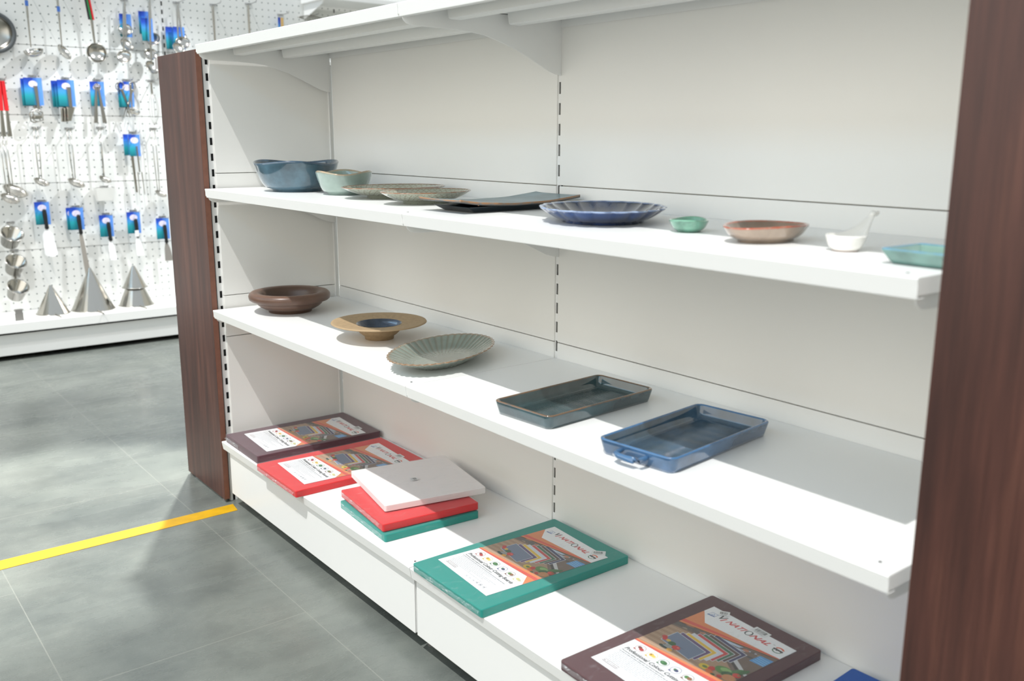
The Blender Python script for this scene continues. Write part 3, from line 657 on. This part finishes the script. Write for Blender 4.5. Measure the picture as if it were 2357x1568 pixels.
board('dark brown labelled cutting board in clear wrap, leftmost on the base deck', B_brn2, (-.002, -.453, SB), R(-1.2), w=.283, h=.446, t=.026, lab=(.036, .052, R(-2.5)), bar=(.19, .385, R(-3)), seam=(.005, .12, .018), seed=4)
board('red labelled cutting board in clear wrap beside the dark brown one', B_red, (.327, -.483, SB), R(-.8), w=.291, h=.446, lab=(.034, .056, R(-3)), bar=(.19, .385, R(-3)), seam=(.01, .28, .014), seed=9)
board('teal square cutting board, lowest of the wrapped stack', B_teal, (.758, -.418, SB), R(-4), w=.283, h=.287, seam=(.01, .27, .016), seed=12)
board('red square cutting board in the middle of the wrapped stack', B_red, (.738, -.404, SB+.0225), R(-6), w=.288, h=.288, seam=(.01, .27, .017), seed=15)
wb = board('translucent white square cutting board lying askew on top of the stack', B_wht, (.668, -.333, SB+.0455), R(-11), w=.298, h=.300, t=.018, seed=3)
barcode(wb, .140, .130, .0202, R(0), w=.022, h=.022, name='price_sticker')
board('bright teal cutting board with full printed label, on the right base deck', B_teal, (1.219, -.4665, SB), R(-.8), w=.2875, h=.447, lab=(.0215, .0595, R(-3.6)), bar=(.228, .376, R(44)), seam=(.005, .28, .0155), seed=21)
b4 = board('thick brown labelled cutting board at the bottom right of the photo', B_brn, (1.760, -.465, SB), R(-1.3), w=.288, h=.447, t=.0205, lab=(.030, .055, R(-1.5)), bar=None, seam=(.005, .28, .017), seed=30)
barcode(b4, .150, .392, .0220, R(-4), w=.040, h=.022)
torn = barcode(b4, .070, .385, .0224, R(35), w=.024, h=.020, name='torn_sticker')
board('bright blue cutting board mostly hidden at the bottom edge beside the walnut board', B_blu, (2.146, -.478, SB), R(2), w=.288, h=.447, film=False)

# ------------------------------------------------------------------ pegboard wall with utensils (faces +x, behind the walnut board)
WX = -3.2
def peg_mat():
    m = bpy.data.materials.new('perforated_white_panel'); m.use_nodes = True; nt = m.node_tree; b = nt.nodes['Principled BSDF']; L = nt.links.new
    tc = nd(nt, 'ShaderNodeTexCoord'); sp = nd(nt, 'ShaderNodeSeparateXYZ'); L(tc.outputs['Object'], sp.inputs[0])
    def cell(sock, pitch, off):
        a = nd(nt, 'ShaderNodeMath', operation='ADD'); a.inputs[1].default_value = off; L(sock, a.inputs[0])
        d = nd(nt, 'ShaderNodeMath', operation='DIVIDE'); d.inputs[1].default_value = pitch; L(a.outputs[0], d.inputs[0])
        f = nd(nt, 'ShaderNodeMath', operation='FRACT'); L(d.outputs[0], f.inputs[0])
        s_ = nd(nt, 'ShaderNodeMath', operation='SUBTRACT'); s_.inputs[1].default_value = .5; L(f.outputs[0], s_.inputs[0])
        q = nd(nt, 'ShaderNodeMath', operation='MULTIPLY'); L(s_.outputs[0], q.inputs[0]); L(s_.outputs[0], q.inputs[1]); return q.outputs[0]
    ad = nd(nt, 'ShaderNodeMath', operation='ADD'); L(cell(sp.outputs['Y'], .0444, .382+.0222), ad.inputs[0]); L(cell(sp.outputs['Z'], .0444, .0222-.0007), ad.inputs[1])
    lt = nd(nt, 'ShaderNodeMath', operation='LESS_THAN'); lt.inputs[1].default_value = .0085; L(ad.outputs[0], lt.inputs[0])
    c = mixrgb(nt, lt.outputs[0], lin((228, 229, 226)), lin((92, 100, 98))); L(c, b.inputs['Base Color']); b.inputs['Roughness'].default_value = .4
    return m
M_peg = peg_mat()
pw = thing('pegboard_unit', 'white perforated pegboard display wall hung with steel kitchen utensils', 'shelving')
pz = [.218, .582, .978, 1.377, 1.776, 2.175, 2.574]
for a, b in zip(pz[:-1], pz[1:]):
    for y0, y1 in ((-.63, .494), (.512, 1.70), (1.718, 2.9)):
        MB().box((WX-.015, y0, a+.0015), (WX, y1, b-.0015)).build('peg_panel', M_peg, pw)
MB().box((WX-.04, -1.9, 0), (WX-.0155, 2.9, 2.58)).build('backing_sheet', M_panel, pw)
for y in (-.639, .503, 1.709):
    mb = MB(); mb.box((WX-.0154, y-.008, .2), (WX-.003, y+.008, 2.57)); mb.build('upright', M_white, pw)
    s = MB(); z = .24
    while z < 2.55: s.box((WX-.0032, y-.0045, z), (WX-.0024, y+.0045, z+.026)); z += .0505
    s.build('slot_row', M_dark, pw)
MB().box((WX, -1.9, .195), (-2.79, 2.9, .218)).build('base_deck', M_white, pw, bevel=.002); MB().box((-2.795, -1.9, .165), (-2.79, 2.9, .197)).build('base_lip', M_white, pw)
MB().box((-2.84, -1.9, .03), (-2.82, 2.9, .150)).build('kick_board', M_white, pw, bevel=.002)
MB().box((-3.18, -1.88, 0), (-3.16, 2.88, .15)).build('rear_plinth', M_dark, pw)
MB().box((-3.16, -1.88, .140), (-2.822, 2.88, .1635)).build('painted_lip_shade', M_dark, pw)  # black box painted as the shade beneath the base lip
# clear panels leaning at the far left
g = MB(); g.box((WX+.005, -1.6, .222), (WX+.012, -.66, .62)); tag(g.build('plain_panel', M_panel), 'plain white smooth panel standing at the left edge of the pegboard base', 'panel')
# shelf on the wall, top centre
hs = thing('wall_shelf', 'white wall shelf high on the pegboard, cut by the top edge of the photo', 'shelf', (-3.19, 1.45, 2.145))
MB().box((0, 0, 0), (.34, 1.2, .03)).build('deck', M_white, hs, bevel=.002)
for y in (.02, 1.16): MB().prism([(0, 0), (.30, 0), (.28, -.02), (0, -.10)], lambda p: (p[0], y, p[1]), lambda p: (p[0], y+.004, p[1])).build('bracket', M_white, hs)

def card_mat():
    m = bpy.data.materials.new('blue_green_card'); m.use_nodes = True; nt = m.node_tree; b = nt.nodes['Principled BSDF']; L = nt.links.new
    tc = nd(nt, 'ShaderNodeTexCoord'); sp = nd(nt, 'ShaderNodeSeparateXYZ'); L(tc.outputs['Generated'], sp.inputs[0])
    r = nd(nt, 'ShaderNodeValToRGB'); e = r.color_ramp.elements; e[0].position = 0; e[0].color = lin((20, 104, 116)); e[1].position = 1; e[1].color = lin((30, 60, 160))
    for p, c in ((.35, (36, 156, 168)), (.6, (70, 150, 220)), (.82, (40, 84, 196))): x = e.new(p); x.color = lin(c)
    L(sp.outputs['Z'], r.inputs['Fac'])
    r2 = nd(nt, 'ShaderNodeValToRGB'); f = r2.color_ramp.elements; f[0].position = .45; f[0].color = (0, 0, 0, 1); f[1].position = .8; f[1].color = (1, 1, 1, 1); L(sp.outputs['Y'], r2.inputs['Fac'])
    c = mixrgb(nt, r2.outputs['Color'], r.outputs['Color'], lin((96, 150, 232))); L(c, b.inputs['Base Color']); b.inputs['Roughness'].default_value = .3
    return m
M_card = card_mat(); M_redp = mat('red_silicone', (214, 36, 44), .35); M_grnp = mat('green_silicone', (36, 130, 66), .35); M_sticker = mat('blue_sticker', (66, 110, 190), .4); M_paper = mat('white_paper', (236, 236, 236), .6)
M_pinst = mat('pink_white_logo_print', (220, 214, 236), .5)

def hook(u, v, L_=.16, what=''):
    p = P(u, v, x=WX+.001); t = thing('peg_hook', 'wire peg hook carrying '+what, 'hook', p)
    m = MB(); m.tube([(0, 0, 0), (L_*.5, 0, -.002), (L_*.92, 0, 0), (L_, 0, .012)], .0026, 6); m.build('prong', M_wire, t, smooth=True)
    MB().box((0, -.022, -.006), (.004, .022, .006)).build('back_clip', M_wire, t)
    return p
def hang(name, label, cat, u, v, x, group=None): return thing(name, label, cat, P(u, v, x=x), 0, group)
def card(parent, w=.082, h=.15, dz=0, dy=0, logo=True, z0=0):
    MB().box((-.0012, dy-w/2, dz-h), (.0012, dy+w/2, dz)).build('backing_card', M_card, parent)
    if logo:
        l = MB(); l.lathe([(.0001, .0014), (1, .0014)], 20, axis='x', cap0=False, cap1=False, T=Matrix.Diagonal((1, .024, .019, 1))); q = l.build('logo_patch', M_pinst, parent); q.location = (0, dy, dz-.035)
def bowl_half(r, deep, parent, loc, rot, name='bowl', m=None, n=28):
    mb = MB(); pr = []
    for i in range(9): a = pi/2*i/8; pr.append((max(.0005, r*sin(a)), -deep*cos(a)))
    pr += [(r*1.04, .0008), (r*.97, .0012)]
    for i in range(8, -1, -1): a = pi/2*i/8; pr.append((max(.0005, (r-.0022)*sin(a)), -(deep-.0022)*cos(a)+.0006))
    mb.lathe(pr, n, cap0=False, cap1=False); o = mb.build(name, m or M_steel, parent, smooth=True); o.location = loc; o.rotation_euler = rot; return o
def strap(parent, z0, z1, w0, w1, th=.002, name='handle', m=None, y0=0, y1=0, x0=0, x1=0):
    mb = MB(); n = 8; rs = []
    for i in range(n+1):
        q = i/n; w = w0+(w1-w0)*q; z = z0+(z1-z0)*q; y = y0+(y1-y0)*q; x = x0+(x1-x0)*q
        rs.append([(x-th, y-w, z), (x+th, y-w*.7, z), (x+th, y+w*.7, z), (x-th, y+w, z)])
    mb.rings(rs); return mb.build(name, m or M_steel, parent, smooth=False, bevel=.0006)

# --- top row
t = hang('strainer', 'round strainer with thick dark grey rim at the top left edge', 'strainer', -14, 74, WX+.05)
MB().lathe([(.098, -.012), (.112, -.01), (.116, 0), (.112, .01), (.098, .012), (.092, 0), (.098, -.012)], 40, axis='x', cap0=False, cap1=False).build('rim', mat('dark_grey_rubber', (84, 88, 90), .5), t, smooth=True)
bowl_half(.094, .04, t, (.0, 0, 0), (0, R(90), 0), 'mesh_bowl', M_steel2)
hook(-14, 20, .08, 'the dark-rimmed round strainer')

def ladle(label, u, v0, v1, x, r, tilt, sticker=None, cat='ladle', name='ladle', deep=.7, flat=False):
    t = hang(name, label, cat, u, v0, x); L_ = -(P(u, v1, x=x).z-t.location.z)
    strap(t, 0, -L_*.5, .0075, .0065); strap(t, -L_*.5, -L_, .0055, .0035, name='shank')
    MB().lathe([(.007, -.0012), (.009, 0), (.007, .0012), (.0045, 0)], 14, axis='x', cap0=False, cap1=False, c=(0, 0, .008)).build('hanging_ring', M_steel, t, smooth=True)
    r *= 1.15; bowl_half(r, r*deep, t, (.012, .008, -L_-r*.35), tilt, 'bowl')
    if sticker: MB().box((.0022, -.009, -L_*sticker-.03), (.0032, .009, -L_*sticker)).build('sticker', M_sticker, t)
    return t
ladle('steel soup ladle hanging left of the tilted serving spoon', 57, -30, 108, WX+.07, .046, (R(12), R(14), 0), .22)
hook(57, -34, .1, 'the steel soup ladle')
ladle('steel serving spoon with blue sticker, its oval bowl turned down', 130, -24, 112, WX+.07, .042, (R(-38), R(50), 0), .28, 'spoon', 'serving_spoon', .35)
hook(130, -28, .1, 'the single serving spoon')
t = hang('skimmer', 'round steel skimmer with red and green striped handle', 'skimmer', 196, -30, WX+.07); L_ = t.location.z-P(205, 45, x=WX+.07).z
for dy, mm, nm in ((-.014, M_black, 'black_grip'), (-.006, M_grnp, 'green_grip'), (.008, M_redp, 'red_grip')): strap(t, 0, -L_, .0065 if dy > -.01 else .004, .0065, .006, nm, mm, y0=dy, y1=dy+.022)
strap(t, -L_, -L_-.135, .009, .006, .0015, 'shank', M_steel, y0=.02, y1=.026)
o = bowl_half(.056, .03, t, (.012, .028, -L_-.19), (0, R(80), 0), 'cup')
MB().lathe([(.054, -.002), (.058, -.002), (.058, .003), (.054, .003), (.054, -.002)], 36, axis='x', c=(.014, .028, -L_-.19), cap0=False, cap1=False).build('rim', M_steel, t, smooth=True)
hook(196, -34, .1, 'the striped-handle skimmer')

def spoon_bunch(u, vtop, bowls, cards, what, x0=WX+.045, step=.046):
    """several spoons one behind the other on one hook, each its own thing"""
    p = hook(u, vtop-4, .17, what)
    for k, (du, v, r, ry, rx, lb) in enumerate(bowls):
        t = hang('hanging_spoon', lb, 'spoon', u+du*.3, vtop, x0+step*k, 'serving spoons bunched on top-row hooks'); q = P(u+du, v, x=x0+step*k)-t.location
        strap(t, 0, q.z+r*.8, .007, .0045, .0016, 'handle', y0=0, y1=q.y, x1=.004)
        r *= 1.35; bowl_half(r, r*.40, t, (.008, q.y, q.z), (R(rx), R(ry), 0), 'bowl')
    for k, (du, v, lb) in enumerate(cards):
        t = hang('utensil_card', lb, 'card', u+du, v, x0-.012+step*k*.8, 'blue backing cards on the top row'); card(t, .07, .135, logo=False)
        MB().lathe([(.004, -.0018), (.0062, -.0018), (.0062, .0018), (.004, .0018), (.004, -.0018)], 10, axis='x', c=(0, 0, .006), cap0=False, cap1=False).build('hang_tab', M_wire, t)
spoon_bunch(285, 4, [(2, 68, .030, 62, 10, 'upper pierced spoon of the bunch left of the slotted post'), (6, 103, .031, 58, -20, 'middle rounded spoon of the bunch left of the slotted post'), (0, 130, .031, 64, 28, 'lowest pointed spoon of the bunch left of the slotted post')],
            [(2, 32, 'blue card behind the pierced spoon bunch left of the post')], 'a bunch of three spoons with one card')
spoon_bunch(341, -2, [(10, 90, .032, 60, 25, 'upper spoon of the tallest bunch beside the slotted post'), (6, 125, .031, 58, 5, 'middle spoon of the tallest bunch beside the slotted post'), (8, 155, .032, 62, -20, 'lowest spoon of the tallest bunch, just above the walnut board')],
            [(-10, 26, 'rear blue card of the tallest spoon bunch'), (-4, 42, 'front teal card of the tallest spoon bunch')], 'the tallest bunch of spoons beside the post')
spoon_bunch(405, 10, [(12, 82, .022, 60, 0, 'small upper ladle cup in the bunch right of the slotted post'), (15, 98, .032, 60, 10, 'large spoon in the bunch right of the slotted post'), (6, 112, .030, 62, -15, 'lowest spoon in the bunch right of the post, touching the board top')],
            [(-12, 62, 'left blue card of the bunch right of the post'), (6, 62, 'right blue card of the bunch right of the post')], 'the bunch of spoons right of the post')
for u, v0, lb in ((490, 14, 'plain steel strip handle hanging alone right of the spoon bunches'), (571, 12, 'second plain steel strip handle, just above the top shelf corner')):
    t = hang('steel_server', lb, 'utensil', u, v0, WX+.05); strap(t, 0, -.30, .010, .006, .002, 'handle'); strap(t, -.30, -.40, .03, .032, .0012, 'blade')
    hook(u, v0-3, .14, 'the '+('first' if u < 500 else 'second')+' plain steel strip handle')
t = hang('utensil_card', 'small blue and yellow card peeping over the top shelf', 'card', 645, 40, WX+.05); card(t, .035, .16, logo=False); MB().box((.0013, .0, -.15), (.012, .017, -.002)).build('yellow_handle', mat('amber_plastic', (214, 176, 110), .4), t)
hook(645, 34, .14, 'the small blue and yellow card')
t = hang('wire_whisk', 'dark shiny wire whisk head lying behind the top shelf edge', 'whisk', 716, 42, WX+.08)
w = MB()
for k in range(5): w.tube([(.0, -.10+.2*i/10, .018*sin(pi*i/10)*cos(k*pi/5)-.0) for i in range(11)], .0022, 5)
w.build('wires', M_steel2, t, smooth=True); strap(t, -.001, -.06, .004, .004, .002, 'hanger')
hook(716, 36, .12, 'the wire whisk behind the top shelf')

# --- second row, carded gadgets
def carded(u, v, n, w, h, lbs, tool, what, x0=WX+.05, step=.02, du=3.0):
    hook(u, v-4, .15, what)
    for k in range(n):
        t = hang('carded_'+tool, lbs[k], 'gadget', u-du*(n-1-k), v+(0 if k == n-1 else 2), x0+step*k, 'carded gadgets in the second row'); card(t, w, h)
        if tool == 'peeler':
            strap(t, -.045, -h-.02, .012, .008, .004, 'handle', M_steel2, x0=.006, x1=.006, y0=.012, y1=.018)
            y = MB(); y.tube([(.008, .0, -h-.02), (.008, -.018, -h-.04), (.008, -.016, -h-.085), (.008, 0, -h-.095)], .004, 8); y.tube([(.008, .0, -h-.02), (.008, .034, -h-.04), (.008, .034, -h-.085), (.008, 0, -h-.095)], .004, 8); y.build('yoke', M_steel, t, smooth=True)
            MB().box((.005, -.012, -h-.075), (.011, .030, -h-.058)).build('blade', M_steel, t, bevel=.002)
        elif tool == 'opener':
            strap(t, -.04, -h-.005, .014, .011, .004, 'handle', M_steel2, x0=.006, x1=.006, y0=.014, y1=.016); strap(t, -h-.005, -h-.085, .024, .012, .003, 'blade', M_steel, y0=.016, y1=.0, x0=.006, x1=.008)
        elif tool == 'tongs':
            for s_ in (-1, 1): strap(t, -.03, -h-.10, .006, .013, .002, 'arm', M_steel2, x0=.006, x1=.01, y0=s_*.006, y1=s_*.026)
            MB().tube([(.008, -.014, -.04), (.008, -.018, -.022), (.008, 0, -.012), (.008, .018, -.022), (.008, .014, -.04)], .0035, 6).build('spring_loop', M_steel, t, smooth=True)
        elif tool == 'scissors':
            for s_ in (-1, 1):
                strap(t, -.05, -h-.06, .009, .003, .0015, 'blade', M_steel, x0=.006, x1=.006, y0=-s_*.03, y1=s_*.02)
                MB().tube([(.008, s_*.035+.018*cos(a_*pi/5), -.025+.024*sin(a_*pi/5)) for a_ in range(11)], .0032, 6).build('finger_loop', M_steel2, t, smooth=True)
carded(74, 179, 2, .098, .155, ['rear carded peeler half hidden behind its twin', 'front carded steel peeler, leftmost of the blue cards'], 'peeler', 'the two carded peelers', du=7)
carded(150, 184, 3, .094, .152, ['rearmost carded bottle opener of three', 'middle carded bottle opener of three', 'front carded bottle opener, second blue card group from left'], 'opener', 'the three carded openers', du=7)
carded(222, 188, 1, .082, .145, ['single carded pair of steel tongs, third card group from left'], 'tongs', 'the carded steel tongs')
carded(290, 188, 2, .08, .15, ['rear carded scissors behind the front pair', 'front carded scissors, nearest the walnut board in this row'], 'scissors', 'the two carded scissors', du=5)
ladle('small round steel scoop to the right of the carded scissors', 300, 196, 250, WX+.13, .030, (R(-10), R(20), 0), None, 'scoop', 'small_scoop', .9)
hook(300, 190, .15, 'the small round scoop')
t = hang('whisk', 'bare wire whisk hanging close to the walnut board', 'whisk', 348, 190, WX+.09); w = MB()
for k in range(6):
    a = k*pi/6
    w.tube([(sin(a)*.028*sin(pi*i/12)**.7 if 0 < i < 12 else 0, (cos(a)*.034*sin(pi*i/12)**.7 if 0 < i < 12 else 0), -.06-.2*(i/12)) for i in range(13)], .0012, 5)
w.build('wires', M_steel, t, smooth=True); strap(t, 0, -.07, .006, .006, .005, 'handle'); hook(348, 186, .14, 'the bare wire whisk')

# --- third row, long skimmers with perforated heads
t = hang('tongs', 'long steel tongs with red grips at the left edge', 'tongs', 2, 186, WX+.1)
for s_ in (-1, 1):
    strap(t, -.0, -.165, .011, .013, .006, 'red_grip', M_redp, y0=s_*.010, y1=s_*.014); strap(t, -.165, -.31, .008, .013, .002, 'arm', M_steel, y0=s_*.014, y1=s_*.016)
hook(2, 182, .16, 'the red-gripped tongs')
def long_skimmer(lb, u, v0, uh, vh, r, x=WX+.07, wires=True):
    t = hang('long_skimmer', lb, 'skimmer', u, v0, x); q = P(uh, vh, x=x)-t.location
    for dy in (-.010, .010) if wires else (0,):
        m = MB(); m.tube([(0, dy, 0), (0, dy+q.y*.3, q.z*.5), (0, dy*.6+q.y*.5, q.z+r*.5)], .0028 if wires else .0045, 6); m.build('handle_wire', M_steel, t, smooth=True)
    MB().tube([(0, -.010, 0), (0, -.006, .014), (0, .006, .014), (0, .010, 0)], .0028, 6).build('hanging_loop', M_steel, t, smooth=True)
    bowl_half(r, r*.42, t, (.02, q.y, q.z), (R(-18), R(28), 0), 'head', M_steel2)
    rg = MB(); rg.lathe([(r*1.0, -.0016), (r*1.06, 0), (r*1.0, .0016), (r*.95, 0)], 32, cap0=False, cap1=False); o = rg.build('head_ring', M_steel, t, smooth=True); o.location = (.02, q.y, q.z); o.rotation_euler = (R(-18), R(28), 0)
    return t
long_skimmer('large long-handled skimmer at the left edge below the red tongs', 8, 312, 34, 438, .066); long_skimmer('second large skimmer nested under the left-edge one', 4, 318, 22, 456, .05, WX+.19)
long_skimmer('long-handled skimmer below the leftmost peelers', 82, 300, 94, 418, .042); hook(82, 294, .14, 'the skimmer below the peelers')
long_skimmer('long-handled skimmer below the carded openers', 158, 302, 174, 420, .048); hook(158, 296, .14, 'the skimmer below the openers'); hook(8, 306, .14, 'the two left-edge skimmers')
long_skimmer('long-handled round scoop below the carded tongs', 230, 300, 240, 412, .036, wires=False); hook(230, 294, .14, 'the scoop below the tongs')
t = hang('mesh_basket', 'small pale square frying basket beneath the long round scoop', 'basket', 238, 432, WX+.06)
b = MB(); b.rings([[(-.02, -.045, -.08), (.03, -.045, -.08), (.03, .045, -.08), (-.02, .045, -.08)], [(-.025, -.055, 0), (.04, -.055, 0), (.04, .055, 0), (-.025, .055, 0)]], cap1=False); b.build('basket', mat('pale_mesh', (226, 226, 222), .5), t, bevel=.002); hook(238, 430, .1, 'the pale square basket')
MB().tube([(.035, -.055, 0), (.035, -.03, .008), (.035, .03, .008), (.035, .055, 0)], .002, 6).build('wire_handle', M_wire, t, smooth=True)
hook(305, 305, .15, 'the carded roasting fork')
t = hang('carded_fork', 'rear blue card with long roasting fork, third row', 'fork', 292, 309, WX+.05); card(t, .05, .13, logo=False); strap(t, -.02, -.36, .011, .007, .002, 'handle', M_steel, x0=.008, x1=.008, y0=.014, y1=.03)
t = hang('carded_fork', 'front blue card with two-pronged roasting fork, third row', 'fork', 308, 310, WX+.08); card(t, .066, .132); strap(t, -.07, -.23, .005, .004, .003, 'handle', M_steel, x0=.006, x1=.006, y0=.01, y1=.016)
for s_ in (-1, 1): strap(t, -.23, -.37, .0035, .002, .002, 'prong', M_steel, x0=.006, x1=.006, y0=.016+s_*.012, y1=.02+s_*.016)
long_skimmer('narrow long spatula handle beside the walnut board, third row', 352, 300, 368, 445, .036, WX+.06); hook(352, 296, .14, 'the narrow spatula beside the board')

# --- fourth row, black-handled turners on cards
def turner(lb, u, v, w0, w1, L_, shape, m, cards=1, blade_dy=.012, x=WX+.07):
    hook(u, v-3, .14, 'the '+lb.split(',')[0])
    t = hang('carded_turner', lb, 'spatula', u, v, x, 'black-handled turners in the fourth row'); card(t, .082, .135)
    h = MB(); rs = []
    for q, r_ in ((.042, .006), (.05, .0115), (.08, .0125), (.11, .011), (.14, .0105), (.155, .0125), (.162, .007)):
        rs.append([(.012+.008*cos(2*pi*k/12), .006+r_*sin(2*pi*k/12)+(q*.05), -q) for k in range(12)])
    h.rings(rs); h.build('grip', M_black, t, smooth=True)
    yb = blade_dy; b = MB(); z0 = -.160; sh = []
    if shape == 'round': sh = [(-.008, z0), (-w0, z0-.035), (-w1, z0-L_+w1*.5)]+[(w1*cos(R(180+i*18)), z0-L_+w1*.5+w1*.55*sin(R(180+i*18))) for i in range(1, 10)]+[(w1, z0-L_+w1*.5), (w0, z0-.035), (.008, z0)]
    else: sh = [(-.008, z0), (-w0, z0-.035), (-w1, z0-L_), (w1, z0-L_), (w0, z0-.035), (.008, z0)]
    b.prism(sh, lambda p: (.010-(p[1]-z0)*.15, p[0]+yb-(p[1]-z0)*.05, p[1]), lambda p: (.0118-(p[1]-z0)*.15, p[0]+yb-(p[1]-z0)*.05, p[1])); b.build('blade', m, t, bevel=.0006)
    return t
turner('wide round-ended turner, leftmost of the black handles', 95, 465, .030, .036, .165, 'round', M_paper)
t = hang('utensil_card', 'rear teal card behind the long narrow palette knife', 'card', 163, 478, WX+.05); card(t, .06, .135)
MB().lathe([(.004, -.0018), (.0062, -.0018), (.0062, .0018), (.004, .0018), (.004, -.0018)], 10, axis='x', c=(0, 0, .006), cap0=False, cap1=False).build('hang_tab', M_wire, t)
turner('long narrow palette knife, second of the black handles', 174, 478, .012, .016, .26, 'flat', mat('dull_steel', (168, 162, 154), .4, metal=.6), x=WX+.07)
turner('slim white-bladed turner, third of the black handles', 243, 495, .017, .020, .12, 'flat', M_paper)
tt = turner('turner with white paper label on its handle, fourth of the black handles', 306, 488, .017, .022, .115, 'flat', M_paper)
MB().box((.0205, -.004, -.155), (.0215, .020, -.115)).build('paper_label', M_paper, tt)
turner('trapezoid scraper, last black handle beside the walnut board', 373, 502, .018, .028, .115, 'flat', mat('scraper_steel', (150, 146, 140), .4, metal=.5))

# --- strainers / measuring cups down the left, cones along the base
for k, (u, v, r, lb) in enumerate(((28, 538, .060, 'top steel cup of the three tilted cups at left'), (37, 602, .056, 'middle steel cup of the three tilted cups at left'), (42, 660, .058, 'bottom ribbed steel cup of the three tilted cups at left'))):
    t = hang('measuring_cup', lb, 'cup', u, v, WX+.12, 'steel cups hanging at the left')
    c = MB(); c.lathe([(r*.72, -.085), (r*.78, -.082), (r*.96, 0), (r*1.05, .002), (r*1.05, .0035), (r*.93, .002), (r*.74, -.078), (.001, -.079)], 32, cap1=False)
    o = c.build('cup', M_steel, t, smooth=True); o.rotation_euler = (R(-8), R(42), 0)
    strap(t, .055, .02, .008, .006, .003, 'handle_tab', M_steel2, x0=-.06, x1=-.04); hook(u-4, v-26, .10, 'the '+lb.split(' of')[0])
t = hang('price_holder', 'grey plastic price holder on the base deck below the three cups', 'holder', 46, 742, -2.86); MB().box((-.004, -.022, -.012), (.004, .022, .055)).build('clip', M_grey, t, bevel=.002); MB().box((-.02, -.018, .055), (.004, .018, .075)).build('card_slot', M_grey, t)
def cone(lb, yc, r, h, two=None, x=-2.99):
    t = thing('steel_cone', lb, 'cone', (x, yc, .2185), 0, 'steel cones standing along the pegboard base')
    n = 36; rs = []
    for q in (0, .03, .5, .95, 1.0):
        rs.append([((r*(1-q)+.006)*(1+.012*(i % 2))*cos(2*pi*i/n), (r*(1-q)+.006)*(1+.012*(i % 2))*sin(2*pi*i/n), h*q) for i in range(n)])
    MB().rings(rs).build('cone', M_steel, t, smooth=False); MB().lathe([(r+.006, 0), (r+.010, .001), (r+.010, .003), (r+.005, .004)], 36).build('rim', M_steel, t, smooth=True)
    if two:
        rs = []
        for q in (0, 1.0): rs.append([((r*.66*(1-q)+.008)*cos(2*pi*i/n), (r*.66*(1-q)+.008)*sin(2*pi*i/n), h*.50+h*.62*q) for i in range(n)])
        MB().rings(rs).build('upper_cone', M_steel, t, smooth=False); MB().lathe([(r*.66+.010, 0), (r*.66+.013, .001), (r*.66+.012, .004)], 36, c=(0, 0, h*.5)).build('upper_rim', M_steel2, t, smooth=True)
    MB().tube([(r*.8, -.01, .006), (r+.05, .0, .004), (r+.10, .004, .004)], .006, 8, flat=.4).build('handle', M_steel2, t, smooth=True)
cone('small fluted steel cone, leftmost on the pegboard base', -.345, .086, .17); cone('tallest fluted steel cone in the middle of the base', -.118, .118, .255); cone('double stacked steel cone nearest the walnut board', .138, .098, .22, True)
